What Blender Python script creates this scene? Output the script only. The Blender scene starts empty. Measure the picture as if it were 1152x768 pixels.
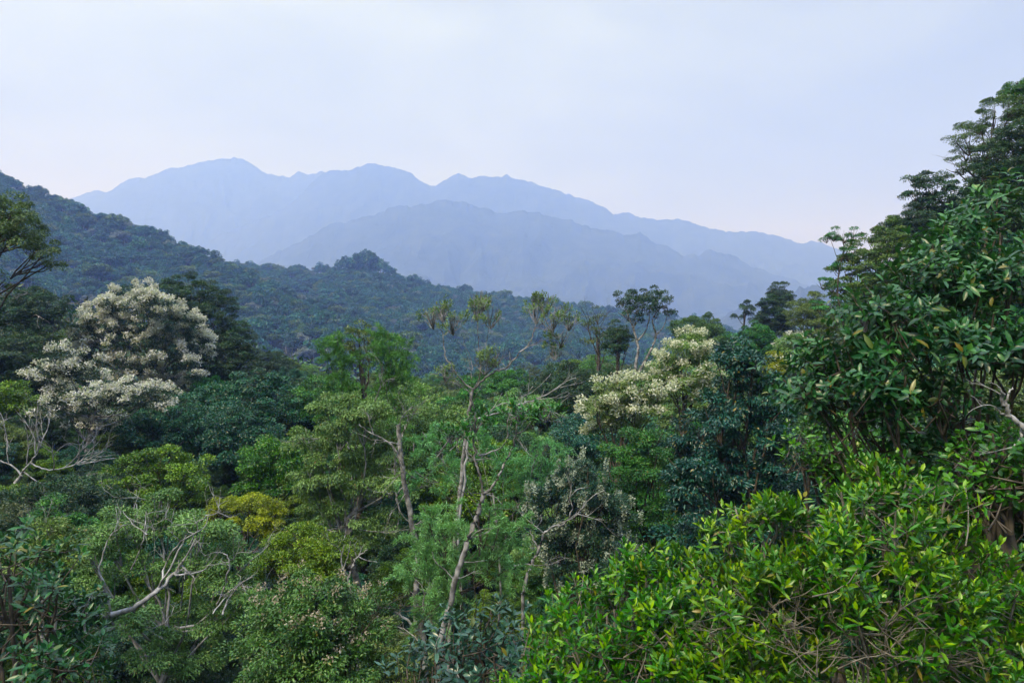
import bpy, math
import numpy as np

SC = bpy.context.scene
COL = SC.collection
F = 768.0                      # focal length in photo pixels (24 mm lens on a 1152 px wide frame)
rad = math.radians


def at(px, py, d):
    return np.array([(px - 576) / F * d, d, (384 - py) / F * d])


def unit(v):
    return v / np.maximum(np.linalg.norm(v, axis=-1, keepdims=True), 1e-9)


def vnoise(x, y, seed=0):
    """smooth value noise in 0..1"""
    x = np.asarray(x, float); y = np.asarray(y, float)
    xi = np.floor(x); yi = np.floor(y); fx = x - xi; fy = y - yi
    fx = fx * fx * (3 - 2 * fx); fy = fy * fy * (3 - 2 * fy)

    def h(a, b):
        s = np.sin(a * 127.1 + b * 311.7 + seed * 74.7) * 43758.5453
        return s - np.floor(s)
    return (h(xi, yi) * (1 - fx) + h(xi + 1, yi) * fx) * (1 - fy) + (h(xi, yi + 1) * (1 - fx) + h(xi + 1, yi + 1) * fx) * fy


def fbm(x, y, seed=0, octv=4):
    s = 0; a = .5; t = 0
    for i in range(octv):
        s = s + a * vnoise(x * 2 ** i, y * 2 ** i, seed + i * 13); t += a; a *= .5
    return s / t


def sstep(a, b, x):
    t = np.clip((x - a) / (b - a), 0, 1)
    return t * t * (3 - 2 * t)


# ------------------------------------------------------------------ terrain
def interp(tab, x):
    tab = np.array(tab, float)
    return np.interp(x, tab[:, 0], tab[:, 1])


RIDGE_A = [(-400, 150), (-100, 168), (0, 199), (40, 213), (80, 229), (120, 246), (160, 259), (200, 276), (240, 291), (270, 303),
           (300, 317), (350, 338), (400, 358), (450, 380), (500, 402), (560, 440), (700, 500), (1400, 560)]
RIDGE_B = [(-400, 250), (0, 290), (200, 300), (290, 299), (330, 303), (370, 304), (410, 306), (440, 311), (470, 319), (520, 328), (560, 334),
           (620, 342), (680, 350), (740, 357), (790, 362), (830, 374), (880, 392), (1000, 430), (1400, 500)]
DIST_A = [(-400, 640), (0, 640), (250, 560), (500, 430), (1400, 400)]
DIST_B = [(-400, 950), (250, 900), (410, 800), (560, 830), (800, 880), (1400, 900)]


def ground(x, y):
    x = np.asarray(x, float); y = np.asarray(y, float)
    yy = np.clip(y, 0, 130)
    z = -15 + .04 * yy
    s = x - (.28 * np.clip(y, -40, 400) + 2)
    z = z + .9 * (np.sqrt(np.clip(s, 0, None) ** 2 + 4) - 2) * (s > 0) - .004 * np.clip(s, 0, 120) ** 2
    z = z + .25 * np.clip(-x - 15, 0, 200)
    z = z + 2.2 * (fbm(x / 14, y / 14, 3) - .5)
    z = z + (-80 - z) * sstep(115, 240, y)
    yp = np.maximum(y, 50.0)
    px = np.clip(576 + F * x / yp, -400, 1400)
    for rid, dis, fall in ((RIDGE_A, DIST_A, .4), (RIDGE_B, DIST_B, .45)):
        D = interp(dis, px)
        top = (384 - interp(rid, px)) / F * D - 7.0
        u = np.clip((yp - 200) / (D - 200), 0, 1)
        up = -80 + (top + 80) * (.78 * u + .22 * u * u)
        zz = np.where(yp < D, up, top - (yp - D) * fall)
        gul = (fbm(x / 95, y / 95, 7) - .5) * 34 + (np.abs(vnoise(x / 70, y / 160, 9) - .5)) * 18
        zz = zz + gul * np.clip(4 * u * (1 - u), 0, 1) * (y > 0)
        z = np.where(y > 60, np.maximum(z, zz), z)
    z = np.where(y > 900, np.maximum(z, -300), z)
    return z


def link(o):
    COL.objects.link(o)
    return o


def mesh_from(name, V, faces, tone=None, smooth=False, mats=(), midx=None):
    """V (n,3); faces a list of (m,k) int arrays"""
    me = bpy.data.meshes.new(name)
    V = np.ascontiguousarray(V, np.float32)
    me.vertices.add(len(V)); me.vertices.foreach_set('co', V.ravel())
    faces = [f for f in faces if len(f)]
    tot = np.concatenate([np.full(len(f), f.shape[1], np.int32) for f in faces])
    idx = np.concatenate([f.ravel() for f in faces]).astype(np.int32)
    me.loops.add(len(idx)); me.loops.foreach_set('vertex_index', idx)
    me.polygons.add(len(tot))
    me.polygons.foreach_set('loop_start', np.concatenate([[0], np.cumsum(tot)[:-1]]).astype(np.int32))
    me.polygons.foreach_set('loop_total', tot)
    if smooth:
        me.polygons.foreach_set('use_smooth', np.ones(len(tot), bool))
    for m in mats:
        me.materials.append(m)
    if midx is not None:
        me.polygons.foreach_set('material_index', np.asarray(midx, np.int32))
    if tone is not None:
        a = me.attributes.new('tone', 'FLOAT', 'POINT')
        a.data.foreach_set('value', np.ascontiguousarray(tone, np.float32))
    me.update(calc_edges=True)
    return me


def grid_faces(nr, nc):
    i = np.arange(nr - 1)[:, None] * nc + np.arange(nc - 1)[None, :]
    i = i.ravel()
    return np.stack([i, i + 1, i + nc + 1, i + nc], 1)


# ------------------------------------------------------------------ materials
def nmat(name):
    m = bpy.data.materials.new(name); m.use_nodes = True
    nt = m.node_tree
    return m, nt, nt.nodes, nt.links, nt.nodes['Principled BSDF'], nt.nodes['Material Output']


def leaf_mat(name, dark, mid, young, rough=.42, trans=.15, under=None, spread=.5, vary=.14, spec=.5, sat=1.14, val=1.2, aged=(.15, .12, .03), cool=(.84, 1.03, 1.25)):
    """leaf colours differ leaf by leaf, spray by spray (tone) and tree by tree; the underside is paler"""
    dark, mid, young = [(c[0] * cool[0], c[1] * cool[1], c[2] * cool[2]) for c in (dark, mid, young)]
    m, nt, N, L, bs, out = nmat(name)
    geo = N.new('ShaderNodeNewGeometry'); oi = N.new('ShaderNodeObjectInfo')
    at_ = N.new('ShaderNodeAttribute'); at_.attribute_name = 'tone'
    mx = N.new('ShaderNodeMath'); mx.operation = 'MULTIPLY_ADD'
    L.new(geo.outputs['Random Per Island'], mx.inputs[0]); mx.inputs[1].default_value = spread
    sc = N.new('ShaderNodeMath'); sc.operation = 'MULTIPLY'; L.new(at_.outputs['Fac'], sc.inputs[0]); sc.inputs[1].default_value = 1 - spread
    L.new(sc.outputs[0], mx.inputs[2])
    cr = N.new('ShaderNodeValToRGB'); e = cr.color_ramp.elements
    e[0].position = .12; e[0].color = (*dark, 1); e[1].position = .95; e[1].color = (*young, 1)
    k = cr.color_ramp.elements.new(.55); k.color = (*mid, 1)
    L.new(mx.outputs[0], cr.inputs[0])
    old = N.new('ShaderNodeMapRange'); L.new(geo.outputs['Random Per Island'], old.inputs[0]); old.inputs[1].default_value = .955; old.inputs[2].default_value = 1.0   # a few yellowed leaves
    om = N.new('ShaderNodeMix'); om.data_type = 'RGBA'; L.new(old.outputs[0], om.inputs[0]); L.new(cr.outputs[0], om.inputs[6]); om.inputs[7].default_value = (*aged, 1)
    hsv = N.new('ShaderNodeHueSaturation'); L.new(om.outputs[2], hsv.inputs['Color']); hsv.inputs['Saturation'].default_value = sat
    mr = N.new('ShaderNodeMapRange'); L.new(oi.outputs['Random'], mr.inputs[0])
    mr.inputs[3].default_value = val * (1 - vary * 1.6); mr.inputs[4].default_value = val * (1 + vary * 1.6); L.new(mr.outputs[0], hsv.inputs['Value'])
    ml = N.new('ShaderNodeMath'); ml.operation = 'MULTIPLY'; L.new(oi.outputs['Random'], ml.inputs[0]); ml.inputs[1].default_value = 7.31
    fr = N.new('ShaderNodeMath'); fr.operation = 'FRACT'; L.new(ml.outputs[0], fr.inputs[0])
    mh = N.new('ShaderNodeMapRange'); L.new(fr.outputs[0], mh.inputs[0])
    mh.inputs[3].default_value = .5 - vary * .2; mh.inputs[4].default_value = .5 + vary * .2; L.new(mh.outputs[0], hsv.inputs['Hue'])
    mu = N.new('ShaderNodeMix'); mu.data_type = 'RGBA'
    bk = N.new('ShaderNodeMath'); bk.operation = 'MULTIPLY'; L.new(geo.outputs['Backfacing'], bk.inputs[0]); bk.inputs[1].default_value = .45
    L.new(bk.outputs[0], mu.inputs[0]); L.new(hsv.outputs[0], mu.inputs[6])
    mu.inputs[7].default_value = (*(under or tuple(.8 * c + .02 for c in mid)), 1)
    L.new(mu.outputs[2], bs.inputs['Base Color'])
    bs.inputs['Roughness'].default_value = rough
    bs.inputs['Specular IOR Level'].default_value = spec
    tr = N.new('ShaderNodeBsdfTranslucent')
    tc = N.new('ShaderNodeMix'); tc.data_type = 'RGBA'; tc.blend_type = 'MULTIPLY'; tc.inputs[0].default_value = 1
    L.new(mu.outputs[2], tc.inputs[6]); tc.inputs[7].default_value = (1.25, 1.35, .6, 1)
    L.new(tc.outputs[2], tr.inputs[0])
    ms = N.new('ShaderNodeMixShader'); ms.inputs[0].default_value = trans
    L.new(bs.outputs[0], ms.inputs[1]); L.new(tr.outputs[0], ms.inputs[2]); L.new(ms.outputs[0], out.inputs[0])
    return m


def bark_mat(name, c0, c1, scale=6):
    m, nt, N, L, bs, out = nmat(name)
    tc = N.new('ShaderNodeTexCoord'); nz = N.new('ShaderNodeTexNoise'); nz.inputs['Scale'].default_value = scale; nz.inputs['Detail'].default_value = 6
    L.new(tc.outputs['Object'], nz.inputs['Vector'])
    cr = N.new('ShaderNodeValToRGB'); e = cr.color_ramp.elements
    e[0].position = .4; e[0].color = (*c0, 1); e[1].position = .62; e[1].color = (*c1, 1)
    L.new(nz.outputs[0], cr.inputs[0]); L.new(cr.outputs[0], bs.inputs['Base Color'])
    bp = N.new('ShaderNodeBump'); bp.inputs['Strength'].default_value = .6; bp.inputs['Distance'].default_value = .02
    L.new(nz.outputs[0], bp.inputs['Height']); L.new(bp.outputs[0], bs.inputs['Normal'])
    bs.inputs['Roughness'].default_value = .85
    return m


def soil_mat(name, c0, c1, c2, scale):
    m, nt, N, L, bs, out = nmat(name)
    tc = N.new('ShaderNodeTexCoord'); nz = N.new('ShaderNodeTexNoise'); nz.inputs['Scale'].default_value = scale; nz.inputs['Detail'].default_value = 9
    nz.inputs['Roughness'].default_value = .65
    L.new(tc.outputs['Object'], nz.inputs['Vector'])
    cr = N.new('ShaderNodeValToRGB'); e = cr.color_ramp.elements
    e[0].position = .3; e[0].color = (*c0, 1); e[1].position = .72; e[1].color = (*c2, 1)
    k = cr.color_ramp.elements.new(.5); k.color = (*c1, 1)
    L.new(nz.outputs[0], cr.inputs[0]); L.new(cr.outputs[0], bs.inputs['Base Color'])
    bp = N.new('ShaderNodeBump'); bp.inputs['Strength'].default_value = .8; bp.inputs['Distance'].default_value = .3 / scale
    L.new(nz.outputs[0], bp.inputs['Height']); L.new(bp.outputs[0], bs.inputs['Normal'])
    bs.inputs['Roughness'].default_value = .95; bs.inputs['Specular IOR Level'].default_value = .15
    return m


M = {}
M['soil'] = soil_mat('forest_floor', (.012, .014, .007), (.02, .026, .011), (.035, .04, .018), .8)
M['mount'] = soil_mat('mountain_forest', (.014, .024, .012), (.030, .045, .024), (.055, .07, .038), .012)
M['turf'] = soil_mat('clearing_grass', (.08, .12, .04), (.13, .18, .06), (.17, .2, .08), .1)
M['bark'] = bark_mat('brown_bark', (.03, .025, .02), (.10, .085, .07))
M['pale'] = bark_mat('pale_bark', (.07, .072, .075), (.30, .305, .32), 5)
M['grey'] = bark_mat('grey_dead_wood', (.15, .155, .165), (.38, .39, .42), 4)
M['twig'] = bark_mat('twig_bark', (.08, .075, .06), (.21, .195, .165), 9)


# ------------------------------------------------------------------ sky, sun, camera, haze
SUN_EL, SUN_AZ = rad(52), rad(215)          # azimuth clockwise from +Y: behind the viewer, to the left
w = bpy.data.worlds.new('World'); SC.world = w; w.use_nodes = True
nt = w.node_tree; bg = nt.nodes['Background']
sky = nt.nodes.new('ShaderNodeTexSky'); sky.sky_type = 'NISHITA'; sky.sun_disc = False
sky.sun_elevation = SUN_EL; sky.sun_rotation = SUN_AZ; sky.air_density = 1.2; sky.dust_density = 4; sky.altitude = 1500
tc = nt.nodes.new('ShaderNodeTexCoord'); sx = nt.nodes.new('ShaderNodeSeparateXYZ'); nt.links.new(tc.outputs['Generated'], sx.inputs[0])
cr = nt.nodes.new('ShaderNodeValToRGB'); e = cr.color_ramp.elements     # cloud layer: brighter overhead, as an overcast sky is
OVER = 10.0
e[0].position = .0; e[0].color = (.105, .165, .09, 1)
e[1].position = 1.0; e[1].color = (1.0, 1.29, 2.02, 1)
k = e.new(.45); k.color = (.245, .29, .17, 1)
nt.links.new(sx.outputs[2], cr.inputs[0])
nz = nt.nodes.new('ShaderNodeTexNoise'); nz.inputs['Scale'].default_value = 2.2; nz.inputs['Detail'].default_value = 5; nz.inputs['Distortion'].default_value = .4
mp = nt.nodes.new('ShaderNodeMapping'); mp.inputs['Scale'].default_value = (1, 1, 2.6); mp.inputs['Location'].default_value = (.35, 0, .2)
nt.links.new(tc.outputs['Generated'], mp.inputs[0]); nt.links.new(mp.outputs[0], nz.inputs['Vector'])
mr = nt.nodes.new('ShaderNodeMapRange'); nt.links.new(nz.outputs[0], mr.inputs[0])
mr.inputs[1].default_value = .3; mr.inputs[2].default_value = .7; mr.inputs[3].default_value = OVER * .74; mr.inputs[4].default_value = OVER * 1.26
mxx = nt.nodes.new('ShaderNodeMapRange'); nt.links.new(sx.outputs[0], mxx.inputs[0]); mxx.inputs[1].default_value = -.7; mxx.inputs[2].default_value = .7
mxx.inputs[3].default_value = 1.22; mxx.inputs[4].default_value = .74
mm = nt.nodes.new('ShaderNodeMath'); mm.operation = 'MULTIPLY'; nt.links.new(mr.outputs[0], mm.inputs[0]); nt.links.new(mxx.outputs[0], mm.inputs[1])
vm = nt.nodes.new('ShaderNodeVectorMath'); vm.operation = 'SCALE'
nt.links.new(cr.outputs[0], vm.inputs[0]); nt.links.new(mm.outputs[0], vm.inputs['Scale'])
mx = nt.nodes.new('ShaderNodeMix'); mx.data_type = 'RGBA'; mx.inputs[0].default_value = .85
nt.links.new(sky.outputs[0], mx.inputs[6]); nt.links.new(vm.outputs[0], mx.inputs[7])
nt.links.new(mx.outputs[2], bg.inputs[0]); bg.inputs[1].default_value = .1

sl = bpy.data.lights.new('sun', 'SUN'); sl.energy = 1.5; sl.angle = rad(10); sl.color = (1, .98, .95)
so = link(bpy.data.objects.new('sun', sl))
so.rotation_euler = (math.pi / 2 - SUN_EL, 0, math.pi - SUN_AZ)

cd = bpy.data.cameras.new('camera'); cd.lens = 24; cd.sensor_width = 36; cd.clip_start = .1; cd.clip_end = 30000
co = link(bpy.data.objects.new('camera', cd)); co.location = (0, 0, 0); co.rotation_euler = (math.pi / 2, 0, 0)
SC.camera = co
SC.view_settings.view_transform = 'Standard'; SC.view_settings.look = 'None'
SC.view_settings.gamma = 1; SC.view_settings.use_curve_mapping = False
SC.view_settings.exposure = 1.52
SC.render.engine = 'CYCLES'
cy = SC.cycles
cy.max_bounces = 6; cy.diffuse_bounces = 2; cy.glossy_bounces = 2; cy.transmission_bounces = 3; cy.transparent_max_bounces = 4; cy.volume_bounces = 2
cy.use_denoising = True
cy.caustics_reflective = False; cy.caustics_refractive = False
cy.sample_clamp_indirect = 4

HAZE = dict(density=.00050, color=(.195, .312, .76))
hz_v = np.array([[x, y, z] for z in (-330, 1530) for y in (-3100, 9300) for x in (-9200, 9200)], float)
hz_f = np.array([[0, 2, 3, 1], [4, 5, 7, 6], [0, 1, 5, 4], [1, 3, 7, 5], [3, 2, 6, 7], [2, 0, 4, 6]])
hm, nt, N, L, bs, out = nmat('haze_air'); N.remove(bs)
pv = N.new('ShaderNodeVolumePrincipled'); pv.inputs['Density'].default_value = HAZE['density']; pv.inputs['Color'].default_value = (*HAZE['color'], 1)
pv.inputs['Absorption Color'].default_value = (1, .78, .36, 1); pv.inputs['Anisotropy'].default_value = .1
L.new(pv.outputs[0], out.inputs['Volume'])
hz = link(bpy.data.objects.new('haze', mesh_from('haze', hz_v, [hz_f], mats=[hm]))); hz['kind'] = 'stuff'

# ------------------------------------------------------------------ ground and mountains
xs = np.concatenate([np.linspace(-9000, -900, 18), np.linspace(-840, -220, 32), np.linspace(-200, 200, 101), np.linspace(220, 840, 32), np.linspace(900, 9000, 18)])
ys = np.concatenate([np.linspace(-3000, -100, 10), np.linspace(-60, 200, 66), np.linspace(210, 1200, 100), np.linspace(1300, 9000, 20)])
X, Y = np.meshgrid(xs, ys)
Z = ground(X, Y)
G = link(bpy.data.objects.new('ground', mesh_from('ground', np.stack([X, Y, Z], -1).reshape(-1, 3), [grid_faces(len(ys), len(xs))], smooth=True, mats=[M['soil']])))
G['kind'] = 'structure'


def mountain(name, outline, D, foot_d, seed, spur, back=1400, foot=-300, jag=5):
    o = np.array(outline, float)
    px = np.linspace(o[0, 0], o[-1, 0], int((o[-1, 0] - o[0, 0]) / 1.6))
    crest = (384 - np.interp(px, o[:, 0], o[:, 1])) / F * D
    crest = crest + (vnoise(px / 2.3, px * 0, seed) - .5) * jag + (vnoise(px / 6, px * 0, seed + 5) - .5) * jag * 2 + (vnoise(px / 15, px * 0, seed + 6) - .5) * jag * 2
    kk = np.exp(-.5 * (np.arange(-60, 61) / 20.0) ** 2); kk /= kk.sum()
    smooth = np.convolve(np.pad(crest, 60, mode='edge'), kk, mode='valid')
    v = np.concatenate([np.linspace(-1, -.05, 66) , [0], np.linspace(.06, 1, 14)])
    PX, V = np.meshgrid(px, v)
    av = np.abs(V)
    DD = D + np.where(V < 0, V * (D - foot_d), V * back)
    wx = (PX - 576) / F * D; wy = DD
    wa = (fbm(wx / 520, wy / 520, seed + 21) - .5) * 420; wb = (fbm(wx / 520 + 7, wy / 520 + 3, seed + 22) - .5) * 420
    rn = 1 - np.abs(2 * fbm((wx + wa) / 430, (wy + wb) / 620, seed + 2, 3) - 1) * 1.3
    rn2 = 1 - np.abs(2 * fbm((wx + wb) / 130, (wy + wa) / 170, seed + 8, 3) - 1) * 1.3
    wgt = np.exp(-(av / .07) ** 1.3)      # the crest's own teeth stay at the crest
    h = foot + (crest[None, :] * wgt + np.minimum(smooth, crest + 40)[None, :] * (1 - wgt) - foot) * (1 - np.where(V < 0, av ** 1.05, av ** .8))
    Zm = h + ((rn - 1) * spur * 1.4 + (rn2 - 1) * spur * .36) * np.clip(2.2 * av, 0, 1) * (1 - .6 * av)
    Xm = (PX - 576) / F * D * (1 + (DD - D) / D * .75)
    me = mesh_from(name, np.stack([Xm, DD, Zm], -1).reshape(-1, 3), [grid_faces(len(v), len(px))], smooth=True, mats=[M['mount']])
    ob = link(bpy.data.objects.new(name, me)); ob['kind'] = 'structure'
    return ob


mountain('mountain', [(20, 262), (60, 235), (72, 224), (90, 220), (105, 214), (112, 213), (120, 216), (135, 206), (150, 201), (165, 199), (180, 194), (186, 190),
                      (200, 189), (215, 184), (235, 180), (260, 178), (275, 180), (290, 190), (300, 196), (315, 199), (326, 199), (335, 193), (345, 196), (355, 195),
                      (364, 193), (380, 200), (420, 215), (480, 235), (600, 275), (700, 300)], 5500, 4000, 1, 250, back=600, jag=8)
mountain('mountain', [(190, 300), (230, 272), (270, 256), (310, 240), (335, 224), (350, 206), (362, 197), (375, 192), (390, 191), (405, 189), (413, 185), (421, 183), (432, 187), (450, 191), (465, 198),
                      (480, 206), (490, 209), (500, 202), (508, 198), (516, 196), (524, 199), (531, 202), (545, 199), (570, 198), (595, 204), (620, 213), (650, 221),
                      (670, 230), (690, 240), (705, 240), (720, 243), (740, 248), (755, 247), (775, 250), (800, 257), (830, 262), (850, 261),
                      (870, 265), (900, 273), (920, 273), (935, 277), (960, 287), (1000, 300), (1060, 330), (1150, 345)], 4900, 3200, 4, 220, back=600, jag=8)
mountain('mountain', [(200, 330), (280, 298), (300, 290), (320, 279), (340, 270), (365, 256), (400, 245), (430, 237), (470, 230), (500, 227), (518, 226), (540, 232), (560, 238),
                      (603, 239), (630, 245), (665, 255), (700, 263), (720, 262), (745, 275), (770, 290), (785, 288), (800, 281), (818, 285), (840, 296),
                      (880, 311), (920, 323), (960, 335), (1020, 350), (1100, 370)], 3700, 2100, 11, 180, back=600, jag=8)
mountain('mountain', [(700, 372), (760, 366), (803, 357), (830, 348), (850, 340), (872, 332), (900, 325), (960, 318), (1040, 300), (1200, 300)], 2200, 1500, 17, 70, back=400, jag=8)

# ------------------------------------------------------------------ leaves, limbs, crowns
LEAF, DENSE, COVER = .56, 1.6, .72
TOTAL = [0]


class Leaves:
    """collects leaves as small folded blades; every blade is an island of its own"""
    def __init__(self):
        self.V = []; self.T = []; self.Fc = []; self.n = 0; self.N = 0

    def add(self, P, A, Nn, Ln, W, tone, fold=.22, droop=.12, fine=False):
        n = len(P)
        if n == 0:
            return
        self.N += n; TOTAL[0] += n
        A = unit(A); S = unit(np.cross(Nn, A)); Nn = np.cross(A, S)
        Ln = np.broadcast_to(Ln, (n,))[:, None]; W = np.broadcast_to(W, (n,))[:, None]
        if not fine:
            mid = P + A * Ln * .45
            v = np.stack([P, mid - S * W * .5 + Nn * W * fold, P + A * Ln - Nn * Ln * droop, mid + S * W * .5 + Nn * W * fold], 1)
            f = np.array([[0, 1, 2], [0, 2, 3]])
            fs = [(f[None] + (np.arange(n) * 4)[:, None, None] + self.n).reshape(-1, 3)]
            k = 4
        else:
            a = P + A * Ln * .28 + Nn * Ln * .01; b = P + A * Ln * .66 - Nn * Ln * droop * .45; t = P + A * Ln - Nn * Ln * droop
            up = Nn * W * fold
            v = np.stack([P, a - S * W * .42 + up, a, a + S * W * .42 + up, b - S * W * .46 + up, b, b + S * W * .46 + up, t], 1)
            tri = np.array([[0, 1, 2], [0, 2, 3], [4, 7, 5], [5, 7, 6]]); qd = np.array([[1, 4, 5, 2], [2, 5, 6, 3]])
            o = (np.arange(n) * 8)[:, None, None] + self.n
            fs = [(tri[None] + o).reshape(-1, 3), (qd[None] + o).reshape(-1, 4)]
            k = 8
        self.V.append(v.reshape(-1, 3)); self.T.append(np.repeat(np.broadcast_to(tone, (n,)), k)); self.Fc += fs
        self.n += n * k

    def mesh(self, name, mat, smooth=False):
        V = np.concatenate(self.V); T = np.concatenate(self.T)
        tri = [f for f in self.Fc if f.shape[1] == 3]; qd = [f for f in self.Fc if f.shape[1] == 4]
        fs = ([np.concatenate(tri)] if tri else []) + ([np.concatenate(qd)] if qd else [])
        return mesh_from(name, V, fs, tone=T, smooth=smooth, mats=[mat])


class Tubes:
    def __init__(self):
        self.V = []; self.Fc = []; self.n = 0

    def add(self, P, R, sides=6):
        P = np.asarray(P, float); R = np.broadcast_to(np.asarray(R, float), (len(P),))
        T = np.gradient(P, axis=0); T = unit(T)
        ref = np.where(np.abs(T[:, 2:3]) > .9, np.array([[1., 0, 0]]), np.array([[0, 0, 1.]]))
        U = unit(np.cross(T, ref)); B = np.cross(T, U)
        a = np.arange(sides) / sides * 2 * np.pi
        ring = P[:, None] + R[:, None, None] * (np.cos(a)[None, :, None] * U[:, None] + np.sin(a)[None, :, None] * B[:, None])
        m = len(P)
        i = np.arange(m - 1)[:, None] * sides + np.arange(sides)[None]; j = np.arange(m - 1)[:, None] * sides + (np.arange(sides)[None] + 1) % sides
        f = np.stack([i, j, j + sides, i + sides], -1).reshape(-1, 4) + self.n
        self.V.append(ring.reshape(-1, 3)); self.Fc.append(f); self.n += m * sides

    def mesh(self, name, mat):
        return mesh_from(name, np.concatenate(self.V), [np.concatenate(self.Fc)], smooth=True, mats=[mat])


def rdir(rng, n, zmin=-1., zmax=1.):
    z = rng.uniform(zmin, zmax, n); a = rng.uniform(0, 2 * np.pi, n); r = np.sqrt(1 - z * z)
    return np.stack([r * np.cos(a), r * np.sin(a), z], 1)


def rball(rng, n):
    return unit(rng.normal(size=(n, 3))) * rng.uniform(0, 1, (n, 1)) ** (1 / 3)


def bez(p0, p1, p2, n=7):
    t = np.linspace(0, 1, n)[:, None]
    return (1 - t) ** 2 * p0 + 2 * t * (1 - t) * p1 + t * t * p2


def limb(rng, tb, p0, p1, r0, r1, sag=.0, lift=.25, n=7, wob=.06, sides=6):
    p0 = np.asarray(p0, float); p1 = np.asarray(p1, float); d = np.linalg.norm(p1 - p0)
    c = (p0 + p1) / 2 + np.array([0, 0, -lift * d * .5 + sag]) + rng.normal(size=3) * wob * d
    P = bez(p0, c, p1, n); P[1:-1] += rng.normal(size=(n - 2, 3)) * wob * d * .25
    tb.add(P, np.linspace(r0, r1, n), sides)
    return P


def lobes_in(rng, c, r, n, size=.5, zmin=-.55, jit=.15):
    c = np.asarray(c, float); r = np.asarray(r, float)
    # spread directions: best-candidate sampling
    D = [np.array([0, 0, 1.])]
    while len(D) < n:
        cand = rdir(rng, 12, zmin, 1)
        dd = np.min(np.linalg.norm(cand[:, None] - np.array(D)[None], axis=2), axis=1)
        D.append(cand[np.argmax(dd)])
    out = []
    for d in D:
        s = size * rng.uniform(.72, 1.22)
        out.append((c + r * d * (1 - s * .85) * rng.uniform(1 - jit, 1 + jit), np.maximum(r * s, min(r) * .3)))
    return out


def fill_clumps(rng, lv, lobes, sp, tb=None):
    """leafy sprays over the shells of the lobes; returns spray centres and outward directions"""
    C = []; O = []; tw = []
    sp = dict(sp, L=sp['L'] * LEAF, W=sp['W'] * LEAF)
    rs = sp['rs'] = sp['rs'] * .8
    for c, r in lobes:
        mr = (r[0] * r[1] * r[2]) ** (1 / 3)
        K = max(3, int(COVER * sp.get('cover', 1.4) * 4 * np.pi * mr * mr * .72 / (np.pi * rs * rs)))
        d = rdir(rng, K, sp.get('zmin', -.75), 1)
        sh = np.where(rng.uniform(size=K) < .82, rng.uniform(.78, 1.1, K), rng.uniform(.3, .8, K))
        p = c + r * d * sh[:, None]
        C.append(p); O.append(unit(d / r * mr)); tw.append((c, p))
    C = np.concatenate(C); O = np.concatenate(O)
    n = max(2, int(DENSE * sp.get('lai', 1.2) * np.pi * rs * rs / (.6 * sp['L'] * sp['W'])))
    K = len(C)
    tone = np.repeat(np.clip(rng.normal(.5, .26, K), 0, 1), n)
    off = unit(rng.normal(size=(K * n, 3))) * rng.uniform(0, 1, (K * n, 1)) ** .27
    off[:, 2] = np.where(rng.uniform(size=K * n) < .72, np.abs(off[:, 2]), off[:, 2])
    off = off * np.array([1, 1, sp.get('flat', .62)]) * rs * np.repeat(rng.uniform(.65, 1.25, K), n)[:, None]
    P = np.repeat(C, n, 0) + off; o = np.repeat(O, n, 0)
    up = np.array([0, 0, 1.])
    Nn = unit(.6 * up + .45 * o + .45 * unit(off) + .42 * rng.normal(size=P.shape) * sp.get('mess', 1))
    A = unit(.55 * o + .6 * unit(off) + .55 * rng.normal(size=P.shape) + np.array([0, 0, sp.get('axz', -.25)]))
    Ln = sp['L'] * rng.uniform(.65, 1.25, len(P)); W = sp['W'] * rng.uniform(.75, 1.2, len(P))
    lv.add(P, A, Nn, Ln, W, tone, droop=sp.get('droop', .12), fold=sp.get('fold', .22), fine=sp.get('fine', False))
    if tb is not None and sp.get('twigs', 0):
        for c, p in tw:
            k = max(1, int(len(p) * sp['twigs']))
            for q in p[rng.permutation(len(p))[:k]]:
                limb(rng, tb, c + (q - c) * .1, q, sp.get('twr', .035), .008, n=4, lift=.1, sides=4)
    return C, O


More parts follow.
